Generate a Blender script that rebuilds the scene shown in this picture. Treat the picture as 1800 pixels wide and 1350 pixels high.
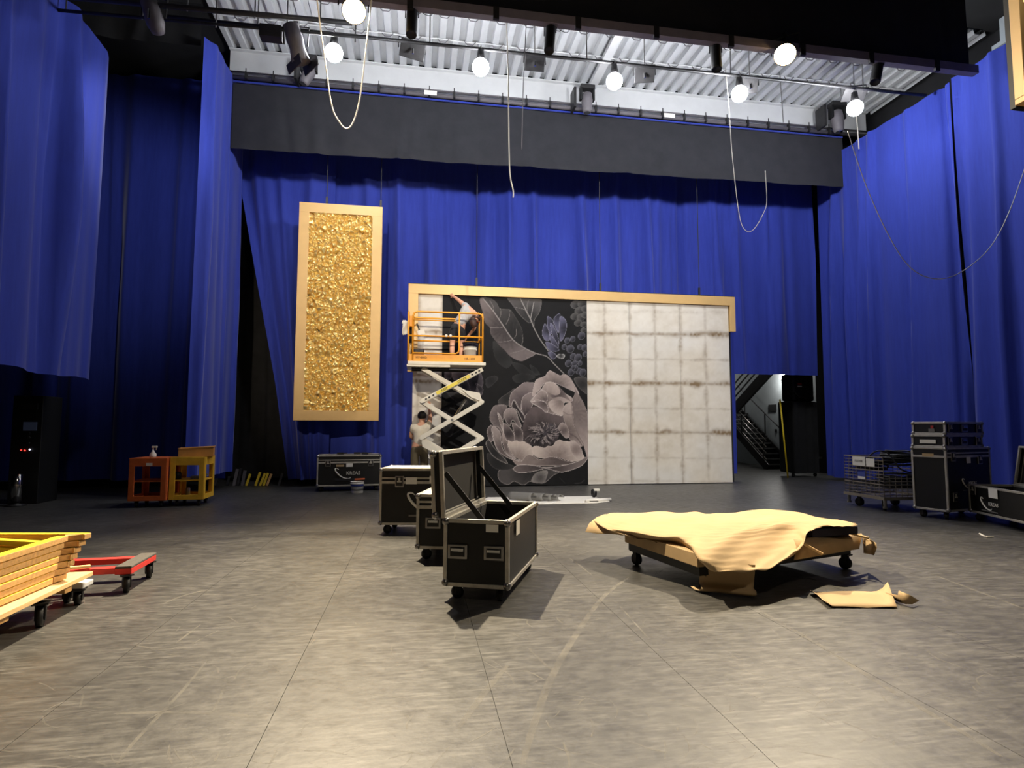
import bpy, math, random
import numpy as np
from mathutils import Vector, Matrix

for o in list(bpy.data.objects): bpy.data.objects.remove(o)
SC = bpy.context.scene
COL = SC.collection
PI = math.pi

# ------------------------------------------------------------------ camera, world, exposure, large lights
FOC, CX, CY, CAMH = 1020.0, 900.0, 675.0, 1.42          # focal length in pixels of the 1800x1350 frame
YAW, PITCH, ROLL = math.radians(9.34), math.atan(77 / 1020), 0.002
_F = Vector((math.sin(YAW) * math.cos(PITCH), math.cos(YAW) * math.cos(PITCH), math.sin(PITCH)))
_R = Vector((math.cos(YAW), -math.sin(YAW), 0)); _U = _R.cross(_F)
_R, _U = _R * math.cos(ROLL) + _U * math.sin(ROLL), _U * math.cos(ROLL) - _R * math.sin(ROLL)
cam_d = bpy.data.cameras.new('camera'); cam = bpy.data.objects.new('camera', cam_d); COL.objects.link(cam)
cam_d.sensor_width = 36; cam_d.lens = FOC / 1800 * 36; cam_d.clip_end = 100
cam.matrix_world = Matrix(((_R.x, _U.x, -_F.x, 0), (_R.y, _U.y, -_F.y, 0), (_R.z, _U.z, -_F.z, CAMH), (0, 0, 0, 1)))
SC.camera = cam
W = bpy.data.worlds.new('world'); SC.world = W; W.use_nodes = True
W.node_tree.nodes['Background'].inputs[0].default_value = (.6, .7, 1, 1)
W.node_tree.nodes['Background'].inputs[1].default_value = 0.004
SC.view_settings.view_transform = 'Standard'; SC.view_settings.look = 'None'
SC.view_settings.exposure = 0.0; SC.view_settings.gamma = 1; SC.view_settings.use_curve_mapping = False
WORK_E, WARM1, WARM2 = 270.0, 10500.0, 5600.0                # work-light emission, warm spot powers (W)
def light(name, kind, loc, power, color, target=None, **kw):
    d = bpy.data.lights.new(name, kind); d.energy = power; d.color = color
    for k, v in kw.items(): setattr(d, k, v)
    o = bpy.data.objects.new(name, d); COL.objects.link(o); o.location = loc
    if target: o.rotation_euler = (Vector(target) - Vector(loc)).to_track_quat('-Z', 'Y').to_euler()
    return o
# unseen spots behind the camera, added to brighten gold panel, set wall and cases
light('unseen_front_spot', 'SPOT', (-3.0, -1.5, 8.6), 4300, (1, .84, .64), (-1.4, 14, 4.6), spot_size=.50, spot_blend=.8, shadow_soft_size=.12)
light('unseen_front_spot', 'SPOT', (2.7, -1.0, 8.6), 6200, (1, .93, .83), (4.2, 14, 2.0), spot_size=.74, spot_blend=.8, shadow_soft_size=.12)
light('unseen_front_spot', 'SPOT', (1.0, -2.0, 8.8), 430, (1, .88, .70), (2.5, 9.5, 1.0), spot_size=1.6, spot_blend=.9, shadow_soft_size=.3)  # wide weak fill, added for the dark case fronts and carts

# ------------------------------------------------------------------ measuring helpers (pixel of the photo -> place in the room)
def _ray(x, y): return _F + _R * ((x - CX) / FOC) - _U * ((y - CY) / FOC)
def pZ(x, y, z=0.0): d = _ray(x, y); return Vector((0, 0, CAMH)) + d * ((z - CAMH) / d.z)
def pY(x, y, Y): d = _ray(x, y); return Vector((0, 0, CAMH)) + d * (Y / d.y)
def pX(x, y, X): d = _ray(x, y); return Vector((0, 0, CAMH)) + d * (X / d.x)

# ------------------------------------------------------------------ materials
def lin(c):
    return tuple(((v / 255) / 12.92 if v / 255 <= .04045 else ((v / 255 + .055) / 1.055) ** 2.4) for v in c)
MATS = {}
def mat(name, rgb, rough=.6, metal=0.0, var=0.0, scale=6.0, bump=0.0, stretch=(1, 1, 1), spec=.5, sheen=0.0, emit=None, emit_s=0, vcol=None, detail=4):
    m = bpy.data.materials.new(name); m.use_nodes = True; nt = m.node_tree; N = nt.nodes; L = nt.links
    b = N['Principled BSDF']; c = lin(rgb)
    b.inputs['Base Color'].default_value = (*c, 1); b.inputs['Roughness'].default_value = rough; b.inputs['Metallic'].default_value = metal
    b.inputs['Specular IOR Level'].default_value = spec
    if sheen: b.inputs['Sheen Weight'].default_value = sheen; b.inputs['Sheen Roughness'].default_value = .4
    if emit: b.inputs['Emission Color'].default_value = (*lin(emit), 1); b.inputs['Emission Strength'].default_value = emit_s
    if var or bump:
        tc = N.new('ShaderNodeTexCoord'); mp = N.new('ShaderNodeMapping'); mp.inputs['Scale'].default_value = stretch
        nz = N.new('ShaderNodeTexNoise'); nz.inputs['Scale'].default_value = scale; nz.inputs['Detail'].default_value = detail; nz.inputs['Roughness'].default_value = .6
        L.new(tc.outputs['Object'], mp.inputs[0]); L.new(mp.outputs[0], nz.inputs['Vector'])
        if var:
            r = N.new('ShaderNodeValToRGB')
            r.color_ramp.elements[0].position = .3; r.color_ramp.elements[1].position = .7
            r.color_ramp.elements[0].color = (*[v * (1 - var) for v in c], 1); r.color_ramp.elements[1].color = (*[min(1, v * (1 + var)) for v in c], 1)
            L.new(nz.outputs['Fac'], r.inputs[0]); L.new(r.outputs[0], b.inputs['Base Color'])
        if bump:
            bp = N.new('ShaderNodeBump'); bp.inputs['Strength'].default_value = bump; bp.inputs['Distance'].default_value = .02
            L.new(nz.outputs['Fac'], bp.inputs['Height']); L.new(bp.outputs[0], b.inputs['Normal'])
    if vcol:
        a = N.new('ShaderNodeVertexColor'); a.layer_name = vcol; L.new(a.outputs[0], b.inputs['Base Color'])
    MATS[name] = m; return m
mat('blue', (47, 61, 152), .85, var=.10, scale=3, bump=.05, stretch=(6, 6, .6), spec=.2, sheen=.25)
mat('black_drape', (40, 40, 41), .9, var=.15, scale=4, bump=.08, spec=.15, sheen=.1)
mat('border_drape', (46, 46, 50), .9, var=.12, scale=3, bump=.08, spec=.15, sheen=.15)
mat('black', (14, 14, 15), .55, var=.2, scale=20)
mat('black_laminate', (10, 10, 10), .5, var=.25, scale=30, bump=.06)
mat('case_lining', (24, 23, 24), .9, var=.15, scale=12)
mat('rubber', (16, 16, 17), .6)
mat('aluminium', (186, 182, 172), .42, metal=.5, var=.15, scale=14)
mat('steel', (150, 148, 146), .3, metal=.9, var=.15, scale=10)
mat('chrome', (200, 200, 200), .15, metal=1)
mat('dark_steel', (52, 51, 52), .5, metal=.5, var=.2, scale=10)
mat('grey_paint', (98, 94, 98), .6, var=.12)
mat('beam_paint', (136, 128, 138), .6, var=.1)
mat('white_deck', (196, 198, 200), .55, var=.06, scale=3)
mat('white_paint', (205, 206, 206), .6, var=.05, scale=2)
mat('dark_wall', (30, 30, 32), .9, var=.2, scale=2)
mat('dark_ceiling', (34, 34, 35), .9, var=.2, scale=2)
mat('stair_wall', (150, 158, 162), .8, var=.08, scale=2)
mat('gold_paint', (216, 178, 116), .45, metal=.12, var=.05, scale=3)
mat('gold_foil', (255, 222, 148), .30, metal=.68, var=.10, scale=9, bump=.10)
mat('lift_orange', (240, 162, 36), .45, var=.08, scale=8)
mat('lift_white', (226, 218, 200), .5, var=.06, scale=8)
mat('decal_yellow', (232, 208, 70), .5)
mat('white_plastic', (224, 220, 208), .5, var=.05)
mat('paper_white', (228, 224, 214), .8, var=.04)
mat('kraft', (180, 154, 116), .75, var=.07, scale=2.5, bump=.08, spec=.3)
mat('kraft_dark', (176, 148, 108), .8, var=.12, scale=4)
mat('navy', (26, 27, 46), .8)
mat('wood', (206, 160, 98), .65, var=.2, scale=5, stretch=(1, 8, 8), bump=.05)
mat('wood_pale', (226, 190, 132), .65, var=.15, scale=5, stretch=(8, 1, 8))
mat('yellow_paint', (240, 206, 40), .5, var=.08, scale=6)
mat('cart_orange', (204, 100, 44), .55, var=.14, scale=7)
mat('cart_yellow', (226, 176, 46), .55, var=.14, scale=7)
mat('cart_tan', (196, 138, 66), .6, var=.12)
mat('red_paint', (206, 52, 46), .5, var=.1)
mat('carpet_grey', (86, 82, 78), .95, var=.2, scale=40, bump=.2)
mat('skin', (214, 160, 130), .55, var=.06)
mat('shirt_grey', (178, 176, 174), .85, var=.08, scale=14, bump=.1)
mat('shirt_cream', (222, 212, 192), .85, var=.08, scale=14, bump=.1)
mat('shorts', (40, 40, 43), .85, var=.1)
mat('trousers', (104, 94, 72), .85, var=.12)
mat('hair_brown', (66, 42, 30), .6, var=.3, scale=30, stretch=(3, 3, .5))
mat('hair_dark', (24, 19, 17), .6, var=.2, scale=30)
mat('shoe', (36, 34, 33), .6)
mat('cable_white', (206, 200, 188), .5)
mat('cable_black', (20, 20, 21), .45)
mat('wire', (150, 142, 130), .4, metal=.7)
mat('orange_grip', (222, 110, 64), .5)
mat('blue_print', (52, 70, 150), .5)
mat('red_print', (176, 40, 40), .5)
mat('grey_print', (110, 108, 104), .6)
mat('bulb', (255, 255, 255), .5, emit=(248, 250, 255), emit_s=WORK_E)
mat('warm_lens', (255, 255, 255), .5, emit=(255, 214, 140), emit_s=45)
mat('wall_lamp', (255, 255, 255), .5, emit=(255, 248, 236), emit_s=9)
mat('led', (255, 255, 255), .5, emit=(225, 230, 255), emit_s=3)
mat('led_red', (255, 80, 60), .5, emit=(255, 60, 50), emit_s=2)
mat('screen', (60, 66, 84), .3, emit=(90, 100, 130), emit_s=.05)
mat('print', (120, 120, 120), .7, vcol='col', spec=.25)
def floor_mats():
    m = bpy.data.materials.new('marley'); m.use_nodes = True; nt = m.node_tree; N = nt.nodes; L = nt.links; b = N['Principled BSDF']
    g = N.new('ShaderNodeNewGeometry')
    def noise(scale, rot, st, detail=5, rough=.6):
        mp = N.new('ShaderNodeMapping'); mp.inputs['Rotation'].default_value = (0, 0, rot); mp.inputs['Scale'].default_value = st
        n = N.new('ShaderNodeTexNoise'); n.inputs['Scale'].default_value = scale; n.inputs['Detail'].default_value = detail; n.inputs['Roughness'].default_value = rough
        L.new(g.outputs['Position'], mp.inputs[0]); L.new(mp.outputs[0], n.inputs['Vector']); return n.outputs['Fac']
    def ramp(f, p0, p1, v0=0., v1=1.):
        r = N.new('ShaderNodeMapRange'); r.inputs[1].default_value = p0; r.inputs[2].default_value = p1; r.inputs[3].default_value = v0; r.inputs[4].default_value = v1
        L.new(f, r.inputs[0]); return r.outputs[0]
    def op(o, a, c):
        n = N.new('ShaderNodeMath'); n.operation = o
        for i, v in enumerate((a, c)):
            if isinstance(v, (int, float)): n.inputs[i].default_value = v
            else: L.new(v, n.inputs[i])
        return n.outputs[0]
    base = ramp(noise(.9, .3, (1, 1, 1), 6), .3, .7, .026, .055)
    sc = None
    for (s, r, st) in ((2.4, .6, (1, 10, 1)), (2.2, -.6, (1, 9, 1)), (2.8, 1.25, (1, 11, 1)), (3.6, 2.2, (1, 10, 1)), (4.2, .2, (1, 8, 1))):
        k = ramp(noise(s, r, st, 3, .5), .56, .74)
        sc = k if sc is None else op('MAXIMUM', sc, k)
    sc = op('MULTIPLY', sc, ramp(noise(.8, 1., (1, 1, 1), 3), .38, .62, .1, 1))
    fine = ramp(noise(9, .2, (1, 2.4, 1), 5, .7), .46, .74, 0, .036)
    blot = ramp(noise(5, .9, (1, 1.5, 1), 4, .7), .5, .75, 0, .025)
    tot = op('ADD', op('ADD', base, op('MULTIPLY', sc, .085)), op('ADD', fine, blot))
    cm = N.new('ShaderNodeCombineColor')
    L.new(tot, cm.inputs[0]); L.new(op('MULTIPLY', tot, .965), cm.inputs[1]); L.new(op('MULTIPLY', tot, .90), cm.inputs[2])
    L.new(cm.outputs[0], b.inputs['Base Color'])
    L.new(ramp(noise(7, .7, (1, 1.5, 1), 6, .75), .3, .7, .33, .5), b.inputs['Roughness']); b.inputs['Specular IOR Level'].default_value = .62
    bp = N.new('ShaderNodeBump'); bp.inputs['Strength'].default_value = .12; bp.inputs['Distance'].default_value = .01
    L.new(noise(14, 0, (1, 1, 1), 4), bp.inputs['Height']); L.new(bp.outputs[0], b.inputs['Normal'])
    MATS['marley'] = m
    m = bpy.data.materials.new('scuff'); m.use_nodes = True; nt = m.node_tree; N = nt.nodes; L = nt.links; b = N['Principled BSDF']
    b.inputs['Base Color'].default_value = (.24, .225, .20, 1); b.inputs['Roughness'].default_value = .7
    tr = N.new('ShaderNodeBsdfTransparent'); mx = N.new('ShaderNodeMixShader'); n = N.new('ShaderNodeTexNoise'); n.inputs['Scale'].default_value = 7; n.inputs['Detail'].default_value = 5
    g = N.new('ShaderNodeNewGeometry'); L.new(g.outputs['Position'], n.inputs['Vector'])
    r = N.new('ShaderNodeMapRange'); r.inputs[1].default_value = .35; r.inputs[2].default_value = .7; r.inputs[3].default_value = .05; r.inputs[4].default_value = .42
    L.new(n.outputs['Fac'], r.inputs[0]); L.new(r.outputs[0], mx.inputs[0]); L.new(tr.outputs[0], mx.inputs[1]); L.new(b.outputs[0], mx.inputs[2])
    L.new(mx.outputs[0], N['Material Output'].inputs[0]); MATS['scuff'] = m
floor_mats()

# ------------------------------------------------------------------ mesh helpers
class MB:
    def __init__(s): s.v = []; s.f = []
    def add(s, vs, fs):
        n = len(s.v); s.v += [tuple(v) for v in vs]; s.f += [tuple(i + n for i in f) for f in fs]; return s
    def box(s, c, d, M=None):
        x, y, z = (d[0] / 2, d[1] / 2, d[2] / 2); vs = []
        for k in ((-1, -1, -1), (1, -1, -1), (1, 1, -1), (-1, 1, -1), (-1, -1, 1), (1, -1, 1), (1, 1, 1), (-1, 1, 1)):
            p = Vector((k[0] * x, k[1] * y, k[2] * z))
            vs.append((M @ p if M else p) + Vector(c))
        return s.add(vs, [(3, 2, 1, 0), (4, 5, 6, 7), (0, 1, 5, 4), (1, 2, 6, 5), (2, 3, 7, 6), (3, 0, 4, 7)])
    def beam(s, a, b, w, h, up=(0, 0, 1)):
        a = Vector(a); b = Vector(b); y = (b - a); L = y.length; y.normalize(); up = Vector(up)
        x = y.cross(up)
        if x.length < 1e-4: x = y.cross(Vector((1, 0, 0)))
        x.normalize(); z = x.cross(y)
        M = Matrix((x, y, z)).transposed()
        return s.box((a + b) / 2, (w, L, h), M)
    def tube(s, pts, r, n=8, caps=True):
        pts = [Vector(p) for p in pts]; rs = r if isinstance(r, (list, tuple)) else [r] * len(pts); rings = []; prev = None
        for i, p in enumerate(pts):
            t = (pts[min(i + 1, len(pts) - 1)] - pts[max(i - 1, 0)]).normalized()
            if prev is None:
                x = t.cross(Vector((0, 0, 1)))
                if x.length < 1e-3: x = t.cross(Vector((1, 0, 0)))
            else: x = prev - t * prev.dot(t)
            x.normalize(); prev = x; y = t.cross(x)
            rings.append([p + (x * math.cos(2 * PI * k / n) + y * math.sin(2 * PI * k / n)) * rs[i] for k in range(n)])
        vs = [v for rg in rings for v in rg]; fs = []
        for i in range(len(pts) - 1):
            for k in range(n):
                a = i * n + k; b = i * n + (k + 1) % n; fs.append((a, b, b + n, a + n))
        if caps: fs.append(tuple(range(n))[::-1]); fs.append(tuple(range((len(pts) - 1) * n, len(pts) * n)))
        return s.add(vs, fs)
    def lathe(s, prof, n=20, M=None, c=(0, 0, 0)):
        vs = []; fs = []
        for (r, z) in prof:
            for k in range(n):
                p = Vector((r * math.cos(2 * PI * k / n), r * math.sin(2 * PI * k / n), z))
                vs.append((M @ p if M else p) + Vector(c))
        for i in range(len(prof) - 1):
            for k in range(n):
                a = i * n + k; b = i * n + (k + 1) % n; fs.append((a, b, b + n, a + n))
        fs.append(tuple(range(n))[::-1]); fs.append(tuple(range((len(prof) - 1) * n, len(prof) * n)))
        return s.add(vs, fs)
    def cyl(s, a, b, r, n=16): return s.tube([a, b], r, n)
    def sphere(s, c, r, n=10, sq=(1, 1, 1)):
        prof = [(max(1e-4, r * math.sin(PI * i / n)), -r * math.cos(PI * i / n)) for i in range(n + 1)]
        return s.lathe(prof, n + 4, Matrix.Diagonal(sq), c)
    def prism(s, poly, d):
        n = len(poly); poly = [Vector(p) for p in poly]; d = Vector(d)
        return s.add(poly + [p + d for p in poly], [tuple(range(n)), tuple(range(2 * n - 1, n - 1, -1))] + [(i, i + n, (i + 1) % n + n, (i + 1) % n) for i in range(n)])
    def grid(s, P):
        nu = len(P); nv = len(P[0]); n = len(s.v)
        for row in P: s.v += [tuple(p) for p in row]
        for i in range(nu - 1):
            for j in range(nv - 1):
                a = n + i * nv + j; s.f.append((a, a + 1, a + nv + 1, a + nv))
        return s
def catmull(pts, k=6):
    pts = [Vector(p) for p in pts]; out = []
    for i in range(len(pts) - 1):
        p0 = pts[max(i - 1, 0)]; p1 = pts[i]; p2 = pts[i + 1]; p3 = pts[min(i + 2, len(pts) - 1)]
        for j in range(k):
            t = j / k
            out.append(.5 * ((2 * p1) + (p2 - p0) * t + (2 * p0 - 5 * p1 + 4 * p2 - p3) * t * t + (3 * p1 - p0 - 3 * p2 + p3) * t ** 3))
    out.append(pts[-1]); return out
def obj(name, mb, m, parent=None, smooth=False, bevel=0, label=None, world=False, solid=0):
    me = bpy.data.meshes.new(name)
    vs = mb.v
    if world and parent is not None:
        Mi = Matrix.LocRotScale(parent.location, parent.rotation_euler, None).inverted(); vs = [tuple(Mi @ Vector(v)) for v in vs]
    me.from_pydata(vs, [], mb.f); me.materials.append(MATS[m]); me.update()
    if smooth: me.polygons.foreach_set('use_smooth', [True] * len(me.polygons))
    o = bpy.data.objects.new(name, me); COL.objects.link(o)
    if parent is not None: o.parent = parent
    if bevel:
        b = o.modifiers.new('bevel', 'BEVEL'); b.width = bevel; b.segments = 2; b.limit_method = 'ANGLE'
    if solid:
        b = o.modifiers.new('thickness', 'SOLIDIFY'); b.thickness = solid
    if label: o['label'] = label
    return o
def tag(o, label, cat, group=None, kind=None):
    o['label'] = label; o['category'] = cat
    if group: o['group'] = group
    if kind: o['kind'] = kind
    return o
def thing(name, label, cat, loc=(0, 0, 0), rz=0, group=None):
    o = bpy.data.objects.new(name, None); COL.objects.link(o); o.location = loc; o.rotation_euler = (0, 0, rz); o.empty_display_size = .2
    return tag(o, label, cat, group)
def struct(o, label=None):
    o['kind'] = 'structure'
    if label: o['label'] = label
    return o
def dup(o, parent=None):
    c = o.copy(); COL.objects.link(c)
    if parent is not None: c.parent = parent
    for ch in list(o.children): dup(ch, c)
    return c
def text_mb(s, size, M, depth=.0015):
    cu = bpy.data.curves.new('t', 'FONT'); cu.body = s; cu.size = size; cu.align_x = 'CENTER'; cu.align_y = 'CENTER'; cu.extrude = depth; cu.resolution_u = 2
    o = bpy.data.objects.new('t', cu); COL.objects.link(o); bpy.context.view_layer.update()
    me = bpy.data.meshes.new_from_object(o.evaluated_get(bpy.context.evaluated_depsgraph_get()))
    mb = MB().add([M @ v.co for v in me.vertices], [tuple(p.vertices) for p in me.polygons])
    bpy.data.objects.remove(o); bpy.data.curves.remove(cu); bpy.data.meshes.remove(me); return mb

# ------------------------------------------------------------------ room shell
YW = 14.1                                                            # plane of the scenic wall
fl = struct(obj('floor', MB().box((2, 10, -.06), (34, 34, .11)), 'dark_wall'), 'scuffed dark grey stage floor laid in long strips')
sw = 1.1; x0 = -0.68 - 11 * sw; first = None
for i in range(25):
    if first is None:
        first = obj('vinyl_strip', MB().box((0, 0, -.0025), (sw - .0027, 30, .005)), 'marley', fl); s = first
    else:
        s = first.copy(); COL.objects.link(s)
    s.location = (x0 + (i + .5) * sw, 9, 0)
def ribbon(mb, pts, w, z=.0009):
    pts = catmull([Vector((p[0], p[1], z)) for p in pts], 5); n = len(pts); L = []; R = []
    for i, p in enumerate(pts):
        t = (pts[min(i + 1, n - 1)] - pts[max(i - 1, 0)]).normalized(); q = Vector((-t.y, t.x, 0)) * w * .5 * (.25 + .75 * math.sin(PI * (i + .5) / n) ** .5)
        L.append(p + q); R.append(p - q)
    mb.grid([L, R]); return mb
def fpts(*px): return [tuple(pZ(x, y))[:2] for x, y in px]
for pts, w in ((fpts((1105, 1015), (1060, 1050), (1010, 1120), (970, 1190), (940, 1270), (918, 1345)), .045), (fpts((892, 1170), (850, 1220), (805, 1282)), .04),
               (fpts((352, 1098), (330, 1115), (310, 1130)), .018), (fpts((397, 1195), (390, 1220), (375, 1250)), .016), (fpts((385, 1108), (360, 1120), (338, 1132)), .014),
               (fpts((395, 1030), (330, 1045), (290, 1060)), .03), (fpts((365, 1160), (320, 1215), (240, 1300), (205, 1345)), .02), (fpts((1330, 1070), (1450, 1140), (1560, 1210), (1680, 1280), (1760, 1330)), .035),
               (fpts((1640, 1010), (1720, 1040), (1800, 1070)), .03), (fpts((1090, 1066), (1120, 1100), (1140, 1122)), .014), (fpts((200, 1255), (330, 1252), (470, 1262)), .03),
               (fpts((930, 1140), (960, 1170), (975, 1178)), .02), (fpts((1000, 980), (1020, 995), (1045, 1015)), .014), (fpts((440, 1165), (420, 1180), (412, 1195)), .012)):
    obj('scuff_mark', ribbon(MB(), pts, w), 'scuff', fl)
rg = random.Random(11); mb = MB()
for i in range(900):
    y = 2.4 + 11 * rg.random() ** 1.4; x = rg.uniform(-.42 * y - .8, .78 * y + 1); a = rg.choice((.5, -.4, 1.3, 2.4)) + rg.gauss(0, .5); L = rg.uniform(.03, .24)
    c = rg.uniform(-.25, .25)
    ribbon(mb, [(x, y), (x + L * .5 * math.cos(a), y + L * .5 * math.sin(a)), (x + L * math.cos(a + c), y + L * math.sin(a + c))], rg.uniform(.003, .012))
o = obj('small_scuffs', mb, 'scuff', fl); o['kind'] = 'stuff'
CZ = 10.3
# corrugated white roof deck (ribs run towards the back), girder, joist, black surround
mb = MB(); prof = []; x = -4.45
while x < 12.4:
    prof += [(x, CZ), (x + .10, CZ), (x + .125, CZ + .11), (x + .255, CZ + .11), (x + .28, CZ)]; x += .305
mb.grid([[(p[0], 10.6, p[1]) for p in prof], [(p[0], 13.98, p[1]) for p in prof]])
dk = struct(obj('ceiling', mb, 'white_deck', solid=.01), 'white corrugated metal roof deck')
obj('joist', MB().box((4.3, 12.25, CZ - .12), (.07, 3.3, .24)).box((4.3, 12.25, CZ - .24), (.2, 3.3, .02)), 'white_paint', dk)
for Yc in (11.9, 12.7):
    obj('conduit', MB().tube([(-4.4 + i * .6, Yc + (.03 if i % 2 else 0), CZ - .04) for i in range(29)], .014, 6), 'white_paint', dk)
    mbh = MB()
    for i in range(26): mbh.tube([(-4 + i * .62, Yc, CZ - .03), (-3.93 + i * .62, Yc + .02, CZ - .1), (-3.8 + i * .62, Yc + .02, CZ - .1), (-3.73 + i * .62, Yc, CZ - .03)], .011, 5)
    obj('conduit_clips', mbh, 'grey_paint', dk)
gd = struct(obj('trim_1', MB().box((3.98, 13.98, 9.995), (16.85, .06, .61)).box((3.98, 13.96, 9.69), (16.85, .2, .03)).box((3.98, 13.96, 10.28), (16.85, .2, .03)), 'white_paint'), 'white steel girder along the back of the ceiling')
struct(obj('trim_2', MB().box((-9, 9.5, 10.45), (9.0, 20, .12)), 'dark_ceiling'), 'dark ceiling left of the white deck')
struct(obj('trim_3', MB().box((14.7, 12, 10.45), (4.4, 20, .12)), 'dark_ceiling'), 'dark ceiling right of the white deck')
struct(obj('trim_4', MB().box((4, 2.25, 10.45), (17, 16.6, .12)), 'dark_ceiling'), 'dark ceiling over the front of the stage')
for k, yy in enumerate((9.3, 10.0)): struct(obj('trim_%d' % (6 + k), MB().box((12.6, yy, 9.3), (.3, .34, 2.1)).box((12.55, yy, 9.75), (.36, .6, .1)), 'stair_wall'), ('nearer' if k == 0 else 'farther') + ' grey steel column above the right drape')
struct(obj('wall_back', MB().box((-1.95, 17.2, 5.2), (22.5, .15, 10.6)), 'dark_wall'), 'black back wall behind the drapes')
struct(obj('wall_left', MB().box((-13, 8, 5.2), (.15, 30, 10.6)), 'dark_wall'), 'black left wall')
struct(obj('wall_right', MB().box((12.9, 6.0, 5.2), (.15, 22, 10.6)), 'dark_wall'), 'dark right wall behind the blue drape')
struct(obj('wall_front', MB().box((1, -6, 5.2), (30, .15, 10.6)), 'dark_wall'), 'dark wall behind the viewer')

# ------------------------------------------------------------------ drapes
def drape(name, path, z0, z1, m, label, cat='curtain', pw=(.05, .16), seed=0, pleats=2.0, amp=.09, wave=.03, hem=.0, res=14, nv=16, z0r=None, z1r=None, shear=None, group=None, parent=None):
    rg = random.Random(seed); path = [Vector((*p, 0)) for p in path]
    seg = [(path[i], path[i + 1]) for i in range(len(path) - 1)]; Ls = [(b - a).length for a, b in seg]; LT = sum(Ls)
    npl = max(1, int(LT * pleats)); pl = [(rg.uniform(0, LT), rg.uniform(.4, 1.0) * amp * rg.choice((1, 1, -1)), rg.uniform(*pw), rg.uniform(-.25, .25), rg.uniform(0, .35)) for _ in range(npl)]
    ph = [rg.uniform(0, 6.28) for _ in range(6)]
    nu = max(6, int(LT * res)); P = []
    for i in range(nu + 1):
        s = LT * i / nu; a = s; k = 0
        while k < len(seg) - 1 and a > Ls[k]: a -= Ls[k]; k += 1
        t = (seg[k][1] - seg[k][0]).normalized(); base = seg[k][0] + t * a; nrm = Vector((t.y, -t.x, 0)); row = []
        f = s / LT; zb = z0 + ((z0r if z0r is not None else z0) - z0) * f; zt = z1 + ((z1r if z1r is not None else z1) - z1) * f
        for j in range(nv + 1):
            v = j / nv; z = zt + (zb - zt) * v
            d = wave * (math.sin(2.1 * s + ph[0] + .5 * v) + .7 * math.sin(4.7 * s + ph[1] - .8 * v) + .35 * math.sin(11 * s + ph[2] + 1.2 * v)) * (.4 + .8 * v)
            for (sc, A, w, dr, st) in pl:
                g = (s - sc - dr * v) / w
                if abs(g) < 3: d += A * math.exp(-g * g) * min(1, max(.25, (v - st) * 2.2 + .4))
            p = base + nrm * d
            if shear: p.x += shear(f, z)
            row.append((p.x, p.y, z + (hem * math.sin(3 * s + ph[3]) * v if hem else 0)))
        P.append(row)
    o = obj(name, MB().grid(P), m, parent, smooth=True)
    if parent is None: tag(o, label, cat, group)
    return o
drape('stage_drape', [(-2.2, 14.9), (8.75, 14.9)], .16, 9.2, 'blue', 'wide blue stage drape hanging behind the gold panel and the mural', seed=3, pleats=2.8, amp=.22, wave=.045, hem=.015, res=20, pw=(.05, .12))
# left end pulled aside over the dark opening
def pull(f, z):
    e = np.interp(z, [.2, .4, 2.27, 4.95, 7.5, 9.2], [-3.0, -3.03, -3.33, -3.88, -4.4, -4.6])
    return (e + 3.0) * (1 - f) ** .9
drape('stage_drape', [(-3.0, 14.85), (-2.1, 14.82)], .17, 9.2, 'blue', 'narrow blue drape drawn aside next to the dark opening', seed=8, pleats=9, amp=.16, wave=.03, pw=(.035, .08), shear=pull, res=60, nv=24)
drape('stage_drape', [(8.72, 14.88), (11.33, 14.88)], 2.93, 9.2, 'blue', 'short blue drape cut off above the doorway with the stairs', seed=5, pleats=2.6, amp=.14, wave=.04, res=20, pw=(.05, .12))
drape('stage_drape', [(11.42, 14.75), (11.47, 13.6), (11.5, 10.55)], .1, 9.05, 'blue', 'blue side drape on the right reaching the back corner by the doorway', seed=21, pleats=2.6, amp=.26, pw=(.05, .13), wave=.035, hem=.02, res=20)
drape('stage_drape', [(11.42, 10.42), (11.5, 3.0)], .1, 9.05, 'blue', 'pleated blue side drape on the right nearest the viewer', seed=23, pleats=3.0, amp=.30, wave=.06, hem=.02, res=20, pw=(.06, .16))
drape('stage_drape', [(-4.45, 12.35), (-4.3, 12.6), (-4.3, 14.75)], .4, 9.5, 'blue', 'narrow blue return drape left of the dark opening, under the white deck', seed=31, pleats=3, amp=.10, wave=.03, res=24)
drape('stage_drape', [(-10, 14.9), (-4.5, 14.9)], .2, 10.0, 'blue', 'dim blue leg drape in shadow behind the orange and yellow carts', seed=33, pleats=2.4, amp=.24, wave=.05)
drape('stage_drape', [(-6.0, 5.5), (-6.0, 11.9), (-6.12, 12.15)], 2.3, 8.7, 'blue', 'blue drape at far left hung high with its hem above head height', seed=35, pleats=2.2, amp=.22, wave=.04, hem=.03)
drape('masking_drape', [(-4.8, 16.3), (-2.2, 16.3)], .1, 9.6, 'black_drape', 'black masking drape seen through the gap beside the gold panel', seed=41, pleats=3, amp=.14, wave=.04)
drape('masking_drape', [(-12, 12.6), (-4.6, 12.6)], 9.45, 10.38, 'black_drape', 'black masking border high at the left beside the white deck', seed=43, pleats=.6, amp=.06)
vl = drape('valance', [(-4.29, 13.75), (11.46, 13.75)], 7.8, 9.37, 'border_drape', 'long charcoal valance across the top of the back drapes', seed=45, pleats=.5, amp=.05, wave=.015, z0r=8.0, nv=8)
obj('tie_band', MB().box((3.58, 13.73, 9.40), (15.75, .03, .035)), 'blue', vl, label='blue tie band along the top of the valance')
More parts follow.
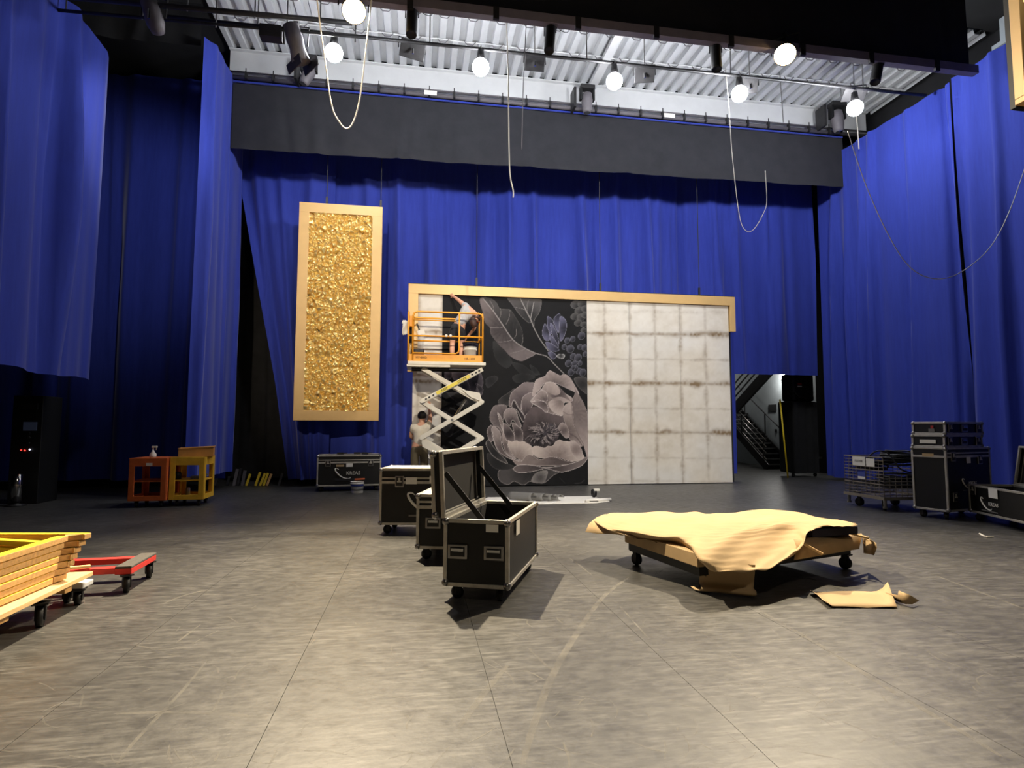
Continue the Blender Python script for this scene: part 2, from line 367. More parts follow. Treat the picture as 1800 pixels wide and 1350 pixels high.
drape('front_border', [(-8, 9.5), (10.85, 9.5)], 8.62, 10.38, 'border_drape', 'near black border drape hanging across the top of the view', seed=47, pleats=.3, amp=.03, wave=.01, nv=6)

# ------------------------------------------------------------------ pipes and rigging
def pipe(label, a, b, r, m='dark_steel', name='lighting_pipe'):
    t = thing(name, label, 'pipe', ((a[0] + b[0]) / 2, a[1], a[2]))
    obj('tube', MB().cyl(a, b, r, 10), m, t, smooth=True, world=True)
    n = 5
    for i in range(n):
        x = a[0] + (b[0] - a[0]) * (i + .5) / n
        obj('drop_rod', MB().cyl((x, a[1], a[2]), (x, a[1], CZ), .012, 6), 'steel', t, world=True)
    return t
pipe('lighting pipe in front of the valance carrying the five round work lights', (-4.6, 10.9, 8.86), (11.25, 10.9, 8.93), .035)
pipe('thick pipe at the upper left in front of the white deck', (-6.5, 9.9, 8.31), (-1.2, 9.9, 8.42), .045)
pipe('thin pipe at the upper left just behind the thick one', (-6.5, 10.35, 8.38), (-.6, 10.35, 8.5), .028)
t = thing('valance_batten', 'grey batten pipe on top of the charcoal valance, with clamps and a label', 'pipe', (3.5, 13.72, 9.5))
obj('tube', MB().cyl((-4.4, 13.72, 9.5), (12.3, 13.72, 9.5), .05, 10).cyl((-4.4, 13.7, 9.62), (12.3, 13.7, 9.62), .02, 8), 'grey_paint', t, smooth=True, world=True)
for i in range(26):
    x = -4 + i * .6
    obj('clamp', MB().box((x, 13.68, 9.53), (.05, .08, .16)).cyl((x, 13.66, 9.58), (x, 13.66, 9.70), .012, 6), 'dark_steel', t, world=True)
for px in (757, 1177):
    p = pY(px, 163 if px < 900 else 203, 13.62); obj('paper_tag', MB().box(p, (.3, .01, .11)), 'paper_white', t, world=True)
t = thing('front_beam', 'grey beam along the lower edge of the front border drape', 'beam', (2, 9.42, 8.5))
obj('beam', MB().box((1.4, 9.42, 8.53), (19, .14, .16)), 'beam_paint', t, world=True)
for i in range(12):
    x = -6 + i * 1.45; obj('bracket', MB().box((x, 9.36, 8.5), (.1, .05, .22)), 'dark_steel', t, world=True)

def work_light(px, py, label):
    p = pY(px, py, 10.9); t = thing('work_light', label, 'lamp', tuple(p), 0, 'round white work lights')
    obj('bulb', MB().sphere((0, 0, 0), .165, 12), 'bulb', t, smooth=True)
    obj('cap', MB().lathe([(.02, .36), (.06, .35), (.075, .22), (.10, .15), (.09, .13)], 16), 'dark_steel', t, smooth=True)
    obj('hook', MB().tube([(0, 0, .34), (0, .02, .40), (0, -.04, .42), (0, -.05, .36)], .012, 6), 'steel', t)
for px, py, l in ((587, 93, 'leftmost of the five glowing white work lights on the pipe'), (845, 118, 'second glowing white work light from the left'), (1080, 143, 'middle one of the five glowing white work lights'),
                  (1300, 165, 'fourth glowing white work light from the left'), (1503, 190, 'rightmost glowing white work light, beside the blue side drape')):
    work_light(px, py, l)
def warm_lamp(loc, target, power, label, tilt):
    t = thing('theatre_spotlight', label, 'spotlight', loc, 0, 'warm spotlights on the front beam')
    d = (Vector(target) - Vector(loc)).normalized(); q = d.to_track_quat('Z', 'Y').to_matrix()
    obj('housing', MB().lathe([(.09, -.42), (.14, -.38), (.15, -.1), (.20, -.02), (.2, .0)], 20, q), 'black', t, smooth=True)
    obj('lens', MB().lathe([(.02, .03), (.12, .022), (.185, .002), (.185, -.01)], 20, q), 'warm_lens', t, smooth=True)
    obj('yoke', MB().tube([q @ Vector((.24, 0, -.15)), q @ Vector((.24, 0, -.15)) + Vector((0, 0, .3)), q @ Vector((-.24, 0, -.15)) + Vector((0, 0, .3)), q @ Vector((-.24, 0, -.15))], .014, 6), 'dark_steel', t)
    obj('clamp', MB().box(q @ Vector((0, 0, -.15)) + Vector((0, 0, .34)), (.05, .06, .1)), 'dark_steel', t)
    l = light('spot_beam', 'SPOT', Vector(loc) + d * .06, power, (1, .83, .57), target, spot_size=1.6, spot_blend=.9, shadow_soft_size=.05); return t
warm_lamp((-1.10, 9.3, 8.2), (.4, 2.6, 0), WARM1, 'blazing warm spotlight at top left of centre', 0)
warm_lamp((6.64, 9.3, 8.32), (1.6, 3.4, 0), WARM2, 'blazing warm spotlight at top right under the black border', 0)

def par_can(px, py0, py1, tilt, label):
    a = pY(px, py0, 9.5); b = pY(px + tilt, py1, 9.42); t = thing('par_can', label, 'spotlight', tuple(a), 0, 'black cylinder lamps hanging from the front beam')
    ax = (b - a); L = ax.length; q = ax.normalized().to_track_quat('Z', 'Y').to_matrix()
    obj('barrel', MB().lathe([(.05, -.01), (.085, .01), (.095, .05), (.095, L - .03), (.088, L), (.07, L - .02)], 20, q), 'black', t, smooth=True)
    obj('yoke', MB().tube([q @ Vector((.11, 0, L * .35)), Vector((.11, 0, .06)), Vector((-.11, 0, .06)), q @ Vector((-.11, 0, L * .35))], .01, 6), 'dark_steel', t)
    obj('clamp', MB().box((0, 0, .1), (.04, .05, .09)), 'dark_steel', t)
    obj('safety_cable', MB().tube(catmull([(.1, 0, .02), (.2, .02, -.06), (.32, .03, -.06), (.38, .03, .08)], 4), .006, 5), 'cable_black', t)
par_can(725, 15, 62, -2, 'black cylinder lamp left of centre beside the warm glare')
par_can(968, 45, 90, -3, 'black cylinder lamp right of the hanging cords')
par_can(1257, 77, 123, 3, 'black cylinder lamp left of the right warm spotlight')
par_can(1545, 106, 145, -7, 'rightmost black cylinder lamp, tilted, near the right drape')
def flood(px, py, label, w=.42, rot=0, tx=.5):
    p = pY(px, py, 11.15); t = thing('floodlight', label, 'floodlight', tuple(p), rot, 'square floodlights seen from behind')
    M = Matrix.Rotation(tx, 3, 'X')
    obj('housing', MB().box((0, 0, 0), (w, .03, .32), M).box((0, .09, .03), (w * .62, .16, .2), M), 'dark_steel', t, bevel=.01)
    obj('yoke', MB().tube([(-w / 2 - .02, .03, 0), (-w / 2 - .02, .03, .22), (w / 2 + .02, .03, .22), (w / 2 + .02, .03, 0)], .012, 6), 'dark_steel', t)
    obj('rod', MB().cyl((0, 0, .2), (0, 0, CZ - p.z), .010, 6), 'steel', t); obj('pin', MB().cyl((0, -.04, -.1), (0, -.04, .0), .02, 8), 'chrome', t)
flood(725, 88, 'square floodlight below the leftmost black cylinder lamp', .5, .3, .6)
flood(940, 110, 'square floodlight between the second and middle work lights')
flood(1133, 131, 'square floodlight just right of the middle work light', .42, -.25)
flood(1318, 150, 'square floodlight half hidden by the fourth work light', .34, -.3)
flood(1502, 166, 'flat floodlight above the rightmost work light', .5, -.3, 1.1)
def moving_head(px, py, label, s=1.0, tilt=0.0):
    p = pY(px, py, 13.35); t = thing('moving_light', label, 'stage light', tuple(p), 0, 'moving lights on the valance batten')
    obj('base', MB().box((0, 0, .34 * s), (.36 * s, .22 * s, .1 * s)), 'dark_steel', t, bevel=.015)
    obj('arm', MB().box((-.16 * s, 0, .16 * s), (.05 * s, .14 * s, .3 * s)).box((.16 * s, 0, .16 * s), (.05 * s, .14 * s, .3 * s)), 'black', t, bevel=.01)
    q = Matrix.Rotation(tilt, 3, 'Y')
    obj('head', MB().lathe([(.06 * s, .22 * s), (.12 * s, .18 * s), (.14 * s, 0), (.11 * s, -.26 * s), (.09 * s, -.3 * s)], 16, q), 'grey_paint', t, smooth=True)
    obj('lens', MB().lathe([(.085 * s, -.302 * s), (.05 * s, -.31 * s)], 14, q), 'chrome', t); obj('bracket', MB().box((-.3 * s, .18, .1), (.06, .36, .5 * s)), 'dark_steel', t)
moving_head(1032, 178, 'moving stage light at the middle of the valance batten', 1.0)
moving_head(543, 128, 'moving stage light on the batten at the left by the cord loop', 1.0, .4)
moving_head(1472, 210, 'moving stage light at the right end of the batten', 1.15, -.1)
# larger theatre lamp tilting down at upper left
p = pY(520, 75, 10.4); t = thing('theatre_lamp', 'large pale theatre lamp tilted down at upper left on the pipes', 'spotlight', tuple(p))
q = Vector((.28, .2, -1)).to_track_quat('Z', 'Y').to_matrix()
obj('body', MB().lathe([(.05, -.34), (.13, -.3), (.15, -.05), (.13, .1), (.17, .34), (.15, .34)], 18, q), 'grey_paint', t, smooth=True)
obj('barn_door', MB().box(q @ Vector((0, -.15, .38)), (.5, .02, .16), q).box(q @ Vector((0, .17, .38)), (.5, .02, .16), q), 'dark_steel', t)
obj('yoke', MB().tube([(.2, 0, -.05), (.22, 0, .3), (-.22, 0, .3), (-.2, 0, -.05)], .016, 6), 'dark_steel', t); obj('clamp', MB().box((0, 0, .36), (.08, .1, .14)), 'dark_steel', t); obj('power_box', MB().box((-.42, 0, .12), (.36, .2, .22)), 'dark_steel', t)
p = pY(270, 30, 9.9); t = thing('theatre_lamp', 'dim theatre lamp on the thick pipe at far upper left', 'spotlight', tuple(p))
obj('body', MB().lathe([(.06, -.3), (.13, -.25), (.14, .1), (.1, .25)], 16, Vector((.3, .1, -1)).to_track_quat('Z', 'Y').to_matrix()), 'grey_paint', t, smooth=True)
obj('yoke', MB().tube([(.18, 0, 0), (.2, 0, .32), (-.2, 0, .32), (-.18, 0, 0)], .016, 6), 'dark_steel', t); obj('safety_pin', MB().cyl((0, -.16, -.14), (0, -.16, .02), .018, 6), 'chrome', t)
light('wing_fill', 'SPOT', tuple(p + Vector((.05, .05, -.32))), 330, (.9, .92, 1), (-7.0, 15, 6.3), spot_size=1.25, spot_blend=.9, shadow_soft_size=.1)  # fill added at this lamp to lift the dim leg drape
# hanging cords
def cord(pts, Y, r, m, label):
    pp = [pY(x, y, Y if not isinstance(Y, (list, tuple)) else Y[i]) for i, (x, y) in enumerate(pts)]
    tag(obj('hanging_cord', MB().tube(catmull(pp, 7), r, 6), m, smooth=True), label, 'cord')
cord([(553, -40), (562, 40), (572, 110), (583, 185), (597, 215), (610, 226), (622, 212), (633, 170), (643, 90), (652, 10), (655, -30)], 9.0, .011, 'cable_white', 'white cord hanging in a deep loop beside the left warm spotlight')
cord([(889, -5), (893, 120), (894, 210), (896, 300), (902, 335), (902, 347)], 9.9, .012, 'cable_white', 'thin pale cord hanging straight down left of centre, its end loose')
cord([(928, -10), (924, 60), (920, 150), (918, 215), (917, 262)], 9.6, .008, 'grey_paint', 'fine grey cord just right of the loose pale cord')
cord([(1275, 120), (1282, 200), (1286, 260), (1292, 320), (1301, 385), (1312, 406), (1326, 402), (1342, 375), (1348, 352), (1345, 300)], 10.9, .007, 'cable_white', 'cord hooked up at its end in front of the right part of the back drape')
cord([(1490, 230), (1520, 320), (1560, 410), (1600, 470), (1645, 490), (1690, 478), (1740, 435), (1775, 370), (1810, 270)], 8.4, .007, 'cable_white', 'pale cord swagging in front of the right blue drape')
for (x, y, Y, r, m, l) in ((1377, 215, 12.6, .012, 'steel', 'steel drop rod under the right warm spotlight'), (1510, 262, 13.0, .014, 'cable_white', 'pale drop line at the corner of valance and right drape')):
    q = pY(x, y, Y); tag(obj('drop_line', MB().cyl(q, (q.x - .05, q.y, CZ), r, 6), m), l, 'cord')

# ------------------------------------------------------------------ gold foil panels
def framed_gold(name, label, X0, X1, Z0, Z1, Yp, fw, cables, seed, nx=112, nz=350, ctop=9.3):
    t = thing(name, label, 'panel', ((X0 + X1) / 2, Yp, Z0))
    for nm, c, d in (('top_rail', ((X0 + X1) / 2, Yp, Z1 - fw / 2), (X1 - X0, .09, fw)), ('bottom_rail', ((X0 + X1) / 2, Yp, Z0 + fw / 2), (X1 - X0, .09, fw)),
                     ('side_stile', (X0 + fw / 2, Yp, (Z0 + Z1) / 2), (fw, .09, Z1 - Z0 - 2 * fw)), ('side_stile', (X1 - fw / 2, Yp, (Z0 + Z1) / 2), (fw, .09, Z1 - Z0 - 2 * fw))):
        obj(nm, MB().box(c, d), 'gold_paint', t, world=True, bevel=.004)
    obj('backing', MB().box(((X0 + X1) / 2, Yp + .07, (Z0 + Z1) / 2), (X1 - X0 - .02, .05, Z1 - Z0 + .02)), 'black', t, world=True)
    rn = np.random.RandomState(seed); xs = np.linspace(X0 + fw - .01, X1 - fw + .01, nx); zs = np.linspace(Z0 + fw - .01, Z1 - fw + .01, nz)
    gx, gz = np.meshgrid(xs, zs, indexing='ij'); P = np.stack([gx.ravel(), gz.ravel()], 1)
    A = (xs[-1] - xs[0]) * (zs[-1] - zs[0]); S = np.stack([rn.uniform(xs[0], xs[-1], int(A * 170)), rn.uniform(zs[0], zs[-1], int(A * 170))], 1)
    tl = rn.uniform(-1, 1, (len(S), 2)); d2 = np.empty(len(P)); ix = np.empty(len(P), int); d1b = np.empty(len(P))
    for i in range(0, len(P), 2000):
        D = ((P[i:i + 2000, None, :] - S[None]) * np.array([1.15, 1.0])); D = (D ** 2).sum(2); k = D.argmin(1); ix[i:i + 2000] = k
        part = np.partition(D, 1, axis=1); d2[i:i + 2000] = np.sqrt(part[:, 0]); d1b[i:i + 2000] = np.sqrt(part[:, 1])
    rel = P - S[ix]; hgt = .6 * (rel * tl[ix]).sum(1) + .055 * np.clip((d1b - d2) / .05, 0, 1) ** .7 + .002 * rn.randn(len(P))
    yy = (Yp + .01 - hgt).reshape(gx.shape)
    obj('foil_sheet', MB().grid([[(gx[i, j], yy[i, j], gz[i, j]) for j in range(nz)] for i in range(nx)]), 'gold_foil', t, world=True, label='crumpled gold foil infill')
    for cx in cables: obj('hanging_cable', MB().cyl((cx, Yp + .05, Z1), (cx, Yp + .05, ctop), .010, 6), 'dark_steel', t, world=True); obj('hanging_bracket', MB().box((cx, Yp + .05, Z1 + .1), (.05, .03, .2)), 'dark_steel', t, world=True)
    return t
framed_gold('gold_panel', 'tall gold framed panel filled with crumpled gold foil, hung before the back drape', -2.81, -.88, 1.58, 6.76, YW, .235, (-2.2, -.93), 4)
framed_gold('gold_panel', 'edge of a brightly lit gold foil panel at the upper right edge of the view', 5.06, 6.9, 4.2, 8.0, 4.0, .05, (5.9,), 9, 60, 110, 10.4)

# ------------------------------------------------------------------ scenic wall with printed mural
def wall_px(X, Z):                                                   # wall point -> pixel of the tracing
    v = np.stack([X, np.full_like(X, YW - .03), Z - CAMH], -1)
    R, U, F = np.array(_R), np.array(_U), np.array(_F); d = v @ F
    return CX + FOC * (v @ R) / d, CY - FOC * (v @ U) / d
def srgb(c): return np.array(lin(c))
def noise2(x, y, seed, cell):
    rn = np.random.RandomState(seed); T = rn.rand(64, 64); u = x / cell; v = y / cell; i = np.floor(u).astype(int); j = np.floor(v).astype(int); fu = u - i; fv = v - j
    fu = fu * fu * (3 - 2 * fu); fv = fv * fv * (3 - 2 * fv); g = lambda a, b: T[a % 64, b % 64]
    return (g(i, j) * (1 - fu) + g(i + 1, j) * fu) * (1 - fv) + (g(i, j + 1) * (1 - fu) + g(i + 1, j + 1) * fu) * fv
def sstep(a, b, x): t = np.clip((x - a) / (b - a), 0, 1); return t * t * (3 - 2 * t)
class Painter:
    def __init__(s, x, y, base): s.x = x; s.y = y; s.c = np.tile(srgb(base), (len(x), 1)) if not isinstance(base, np.ndarray) else base
    def _closed(s, pts, k=5):
        n = len(pts); P = [np.array(p, float) for p in pts]; out = []
        for i in range(n):
            p0, p1, p2, p3 = P[i - 1], P[i], P[(i + 1) % n], P[(i + 2) % n]
            for j in range(k):
                t = j / k; out.append(.5 * (2 * p1 + (p2 - p0) * t + (2 * p0 - 5 * p1 + 4 * p2 - p3) * t * t + (3 * p1 - p0 - 3 * p2 + p3) * t ** 3))
        return np.array(out)
    def petal(s, pts, mid, rim, dark, root=None, w=1.0, soft=6.0, reach=None, rimw=1.0):
        Q = s._closed(pts); b0 = Q.min(0) - 1; b1 = Q.max(0) + 1
        ix = np.where((s.x > b0[0]) & (s.x < b1[0]) & (s.y > b0[1]) & (s.y < b1[1]))[0]
        if not len(ix): return
        px = s.x[ix]; py = s.y[ix]; ins = np.zeros(len(ix), bool); dm = np.full(len(ix), 1e9); n = len(Q)
        for i in range(n):
            a = Q[i]; b = Q[(i + 1) % n]
            if a[1] != b[1]:
                c = ((a[1] > py) != (b[1] > py)) & (px < (b[0] - a[0]) * (py - a[1]) / (b[1] - a[1]) + a[0]); ins ^= c
            d = b - a; t = np.clip(((px - a[0]) * d[0] + (py - a[1]) * d[1]) / max(1e-6, d @ d), 0, 1)
            dm = np.minimum(dm, np.hypot(px - a[0] - t * d[0], py - a[1] - t * d[1]))
        k = ins; ix = ix[k]; px = px[k]; py = py[k]; dm = dm[k]
        if not len(ix): return
        if root is None: root = Q.mean(0)
        R = reach or np.hypot(*(Q - np.array(root)).T).max()
        g = sstep(.05, .95, np.hypot(px - root[0], py - root[1]) / R)
        ang = np.arctan2(py - root[1], px - root[0]) * 7; g = np.clip(g + .20 * (noise2(ang + 40, np.hypot(px - root[0], py - root[1]) * .05 + root[0], 9, .8) - .5) + .12 * (noise2(px, py, 5, 3.0) - .5) + .10 * (noise2(px, py, 6, 9.0) - .5), 0, 1)
        col = srgb(dark) * (1 - g)[:, None] + srgb(mid) * g[:, None]
        r = (1 - sstep(w * .4, w * 1.5, dm)) * rimw
        col = col * (1 - r)[:, None] + srgb(rim) * r[:, None]
        al = sstep(0, .5, dm)[:, None]
        s.c[ix] = s.c[ix] * (1 - al) + col * al
    def stroke(s, pts, col, w, alpha=1.0):
        Q = np.array([tuple(p)[:2] for p in catmull([Vector((p[0], p[1], 0)) for p in pts], 6)]); b0 = Q.min(0) - w * 2; b1 = Q.max(0) + w * 2
        ix = np.where((s.x > b0[0]) & (s.x < b1[0]) & (s.y > b0[1]) & (s.y < b1[1]))[0]
        if not len(ix): return
        px = s.x[ix]; py = s.y[ix]; dm = np.full(len(ix), 1e9)
        for i in range(len(Q) - 1):
            a = Q[i]; d = Q[i + 1] - a; t = np.clip(((px - a[0]) * d[0] + (py - a[1]) * d[1]) / max(1e-6, d @ d), 0, 1)
            dm = np.minimum(dm, np.hypot(px - a[0] - t * d[0], py - a[1] - t * d[1]))
        al = ((1 - sstep(w * .3, w, dm)) * alpha)[:, None]; s.c[ix] = s.c[ix] * (1 - al) + srgb(col) * al
    def blob(s, cx, cy, rx, ry, a, mid, rim, dark, rimw=.7):
        pts = [(cx + rx * math.cos(q) * math.cos(a) - ry * math.sin(q) * math.sin(a), cy + rx * math.cos(q) * math.sin(a) + ry * math.sin(q) * math.cos(a)) for q in [i * PI / 4 for i in range(8)]]
        s.petal(pts, mid, rim, dark, root=(cx + rx * .5, cy + ry * .6), w=.8, rimw=rimw)
def printed_panel(name, X0, X1, Z0, Z1, step, paint, parent, label, y=YW - .03):
    nx = max(2, int((X1 - X0) / step)); nz = max(2, int((Z1 - Z0) / step)); xs = np.linspace(X0, X1, nx + 1); zs = np.linspace(Z0, Z1, nz + 1)
    gx, gz = np.meshgrid(xs, zs, indexing='ij'); px, py = wall_px(gx.ravel(), gz.ravel()); col = paint(px, py)
    n = gx.size; vs = np.stack([gx.ravel(), np.full(n, y), gz.ravel()], 1); idx = np.arange(n).reshape(gx.shape)
    fs = np.stack([idx[:-1, :-1], idx[1:, :-1], idx[1:, 1:], idx[:-1, 1:]], -1).reshape(-1, 4).tolist()
    m2 = MB(); m2.v = vs.tolist(); m2.f = fs; b = len(m2.v)                                    # board thickness behind the print
    m2.add([(X0, y, Z0), (X1, y, Z0), (X1, y, Z1), (X0, y, Z1), (X0, y + .04, Z0), (X1, y + .04, Z0), (X1, y + .04, Z1), (X0, y + .04, Z1)], [(7, 6, 5, 4)[::-1], (0, 4, 5, 1), (1, 5, 6, 2), (2, 6, 7, 3), (3, 7, 4, 0)])
    o = obj(name, m2, 'print', parent, world=True, label=label); a = o.data.color_attributes.new('col', 'FLOAT_COLOR', 'POINT')
    full = np.ones((len(m2.v), 4), np.float32); full[:n, :3] = col; full[n:, :3] = .3; a.data.foreach_set('color', full.ravel()); return o
def paint_mural(x, y):
    bgn = noise2(x, y, 1, 26) * .6 + noise2(x, y, 2, 9) * .4
    base = srgb((17, 17, 19)) * (1 - bgn)[:, None] + srgb((33, 32, 35)) * bgn[:, None]; P = Painter(x, y, base)
    A = lambda pts: [(840 + u / 7.105, 500 + v / 7.105) for u, v in pts]
    B = lambda pts: [(840 + u / 5.868, 640 + v / 5.868) for u, v in pts]
    C = lambda pts: [(680 + u / 4.5, 460 + v / 4.5) for u, v in pts]
    D = lambda pts: [(690 + u / 6.75, 660 + v / 6.75) for u, v in pts]
    # dim leaves in the background
    for pts in ([(420, 970), (560, 1000), (640, 1060), (760, 1130), (620, 1140), (500, 1090)], [(640, 1000), (720, 1040), (780, 1130), (700, 1110)], [(200, 700), (330, 830), (430, 960), (360, 1050), (240, 960), (190, 820)], [(430, 1150), (560, 1110), (720, 1150), (640, 1200), (480, 1230)]):
        P.petal(A(pts), (58, 58, 58), (80, 79, 77), (38, 38, 40), w=.7, rimw=.5)
    for pts in ([(440, 980), (520, 1000), (600, 1080), (520, 1090)], [(780, 930), (850, 900), (880, 930), (800, 1000)], [(450, 1180), (540, 1200), (560, 1260), (480, 1240)]): P.petal(C(pts), (62, 60, 62), (96, 94, 96), (40, 39, 42), w=.7, rimw=.6)
    # blossoms half hidden behind the lift
    for cx, cy, rx, ry in ((490, 880, 36, 55), (570, 890, 58, 62), (660, 860, 40, 48)): P.blob(680 + cx / 4.5, 460 + cy / 4.5, rx / 4.5, ry / 4.5, .2, (150, 134, 134), (176, 160, 158), (84, 74, 80))
    for pts in ([(640, 920), (740, 880), (760, 980), (700, 1040), (620, 980)], [(560, 940), (640, 950), (660, 1040), (590, 1020)], [(700, 960), (760, 1000), (745, 1060)]): P.petal(C(pts), (92, 82, 92), (130, 118, 122), (44, 38, 46), w=.8)
    for pts in ([(600, 380), (700, 400), (760, 480), (680, 560), (600, 480)], [(620, 560), (720, 600), (700, 720), (620, 700)], [(650, 200), (800, 220), (900, 330), (780, 330)]): P.petal(D(pts), (56, 54, 58), (92, 88, 92), (34, 33, 36), w=.8, rimw=.6)
    # two long leaves and their stems
    P.petal(A([(20, 150), (140, 165), (230, 220), (282, 300), (400, 310), (480, 420), (545, 540), (568, 660), (560, 745), (560, 780), (430, 680), (300, 490), (190, 330), (60, 175)]), (88, 84, 83), (112, 108, 105), (44, 43, 44), root=A([(430, 690)])[0], w=.8, rimw=.6)
    P.petal(A([(20, 200), (60, 350), (90, 480), (150, 540), (160, 620), (250, 740), (330, 820), (420, 910), (540, 960), (640, 920), (720, 862), (560, 785), (430, 685), (300, 495), (190, 335), (60, 175)]), (128, 115, 113), (120, 108, 106), (74, 66, 67), root=A([(330, 560)])[0], w=.8, rimw=.5)
    for a, b in (((280, 300), (265, 430)), ((400, 320), (350, 500)), ((480, 560), (455, 670)), ((555, 640), (545, 750)), ((150, 540), (330, 530)), ((250, 720), (440, 690)), ((400, 860), (600, 800)), ((600, 920), (720, 862)), ((150, 200), (200, 330))):
        m = ((a[0] + b[0]) / 2 + 14, (a[1] + b[1]) / 2 + 6); P.stroke(A([a, m, b]), (146, 138, 134), .55, .8)
    P.stroke(A([(60, 170), (190, 330), (300, 490), (430, 680), (560, 780), (720, 858), (860, 900), (960, 1000), (1075, 1115)]), (166, 158, 154), .95)
    P.petal(A([(370, 165), (440, 270), (520, 380), (640, 485), (665, 440), (600, 330), (530, 165)]), (104, 98, 96), (132, 126, 122), (58, 56, 57), root=A([(640, 400)])[0], w=.8)
    P.petal(A([(530, 165), (700, 150), (785, 170), (795, 260), (765, 360), (712, 440), (700, 530), (660, 440), (600, 320)]), (106, 101, 99), (140, 134, 130), (56, 54, 55), root=A([(640, 420)])[0], w=.8)
    P.stroke(A([(700, 220), (680, 320), (660, 420)]), (170, 164, 158), .8); P.stroke(A([(470, 285), (560, 305), (600, 330)]), (140, 134, 130), .5); P.stroke(A([(640, 190), (615, 260), (620, 330)]), (136, 130, 126), .6)
    P.stroke(A([(525, 165), (600, 320), (660, 440), (700, 540), (780, 690), (880, 830)]), (164, 158, 152), 1.0)
    # bluish lily bud
    pu = ((108, 106, 134), (152, 150, 172), (52, 51, 68))
    for pts in ([(860, 410), (915, 420), (950, 480), (935, 600), (880, 625)], [(1030, 395), (1100, 445), (1108, 560), (1062, 690), (1020, 690), (1022, 520)], [(945, 440), (972, 390), (1028, 362), (1022, 470), (1010, 610), (968, 540)], [(800, 620), (832, 488), (882, 560), (905, 680), (850, 705)],
                [(900, 478), (962, 540), (1012, 690), (1000, 770), (930, 640)], [(890, 625), (960, 680), (1010, 790), (930, 765)], [(850, 712), (960, 760), (1020, 822), (930, 842), (865, 795)], [(870, 850), (940, 845), (985, 900), (930, 935)]):
        P.petal(A(pts), *pu, root=A([pts[2]])[0], w=.8)
    P.petal(A([(975, 900), (1020, 865), (1090, 880), (1060, 930)]), (150, 148, 146), (196, 194, 190), (70, 69, 70), w=.7)
    for cx, cy, r in ((1115, 700, 36), (1185, 680, 34), (1155, 805, 48), (1078, 780, 34), (1295, 640, 46), (1275, 780, 34), (1330, 790, 38), (1190, 900, 40), (1250, 915, 46), (1130, 985, 42), (1205, 990, 36), (1260, 1080, 40), (1165, 1095, 42), (1215, 1050, 40), (1310, 1100, 44), (1275, 985, 30), (1340, 870, 32), (1190, 1040, 28)):
        P.blob(840 + cx / 7.105, 500 + cy / 7.105, r / 7.105, r * 1.15 / 7.105, .5, (92, 91, 104), (132, 130, 140), (38, 38, 46))
    for cx, cy, r in ((1220, 250, 66), (1300, 240, 60), (1270, 330, 66), (1335, 300, 50), (1210, 400, 56), (1290, 410, 60), (1335, 380, 50), (1250, 480, 52), (1320, 500, 46), (1320, 570, 40)):
        P.blob(840 + cx / 7.105, 500 + cy / 7.105, r / 7.105, r * .8 / 7.105, -.3, (96, 93, 91), (124, 120, 116), (50, 49, 49), .5)
    P.petal(B([(990, 150), (1060, 130), (1130, 150), (1130, 300), (1090, 290), (1030, 230)]), (92, 87, 85), (120, 114, 110), (52, 50, 50), w=.8)
    # the big peony, back to front
    pl, rim, dk = (176, 158, 151), (206, 190, 182), (96, 83, 83)
    P.petal(B([(205, 1130), (225, 1205), (310, 1247), (375, 1212), (470, 1252), (540, 1212), (640, 1232), (700, 1220), (780, 1150), (850, 1105), (700, 1075), (400, 1075), (240, 1085)]), (96, 90, 88), (166, 156, 150), (56, 53, 53), root=B([(560, 1080)])[0], w=.9)
    P.petal(B([(550, 1210), (600, 1120), (720, 1100), (690, 1215), (640, 1230)]), (150, 142, 136), (170, 160, 152), (96, 90, 88), w=.8, rimw=.5)
    P.petal(B([(92, 925), (110, 1010), (180, 1080), (290, 1095), (385, 1060), (250, 1000), (150, 930)]), (66, 63, 62), (96, 91, 88), (42, 41, 42), w=.9)
    P.petal(B([(80, 815), (120, 775), (170, 860), (280, 975), (305, 1030), (180, 970), (110, 890)]), (84, 78, 77), (190, 180, 172), (48, 46, 47), w=.8)
    P.petal(B([(92, 690), (130, 628), (155, 650), (165, 780), (118, 792)]), (140, 126, 123), rim, dk, w=.8)
    P.petal(B([(208, 400), (230, 350), (320, 290), (380, 252), (352, 380), (300, 432)]), (86, 81, 80), (118, 110, 108), (52, 50, 50), w=.8)
    P.petal(B([(318, 420), (342, 300), (420, 230), (480, 188), (560, 190), (605, 205), (660, 280), (560, 300), (470, 345), (450, 470), (490, 545), (420, 450), (372, 372), (345, 440)]), (146, 130, 128), (196, 182, 175), (92, 80, 82), root=B([(480, 420)])[0], w=.9)
    P.petal(B([(345, 440), (372, 368), (420, 450), (488, 545), (470, 600), (440, 560), (400, 480)]), (74, 63, 65), (206, 194, 186), (58, 50, 53), w=1.0)
    P.petal(B([(447, 400), (470, 330), (555, 288), (600, 330), (560, 440), (505, 520), (480, 540), (450, 470)]), (150, 134, 131), (200, 186, 178), (80, 68, 70), root=B([(490, 540)])[0], w=.9)
    P.petal(B([(580, 205), (610, 155), (690, 122), (712, 90), (745, 65), (800, 92), (850, 116), (890, 102), (945, 130), (990, 200), (1045, 305), (1000, 290), (800, 200), (700, 195), (640, 260), (560, 335)]), (186, 168, 160), (204, 188, 180), (120, 105, 102), root=B([(800, 240)])[0], w=.8)
    P.petal(B([(955, 138), (1040, 310), (1100, 420), (1138, 560), (1138, 960), (1090, 845), (1000, 645), (965, 400), (1000, 290)]), (184, 166, 157), (196, 180, 172), (126, 111, 107), root=B([(980, 480)])[0], w=.8, rimw=.6)
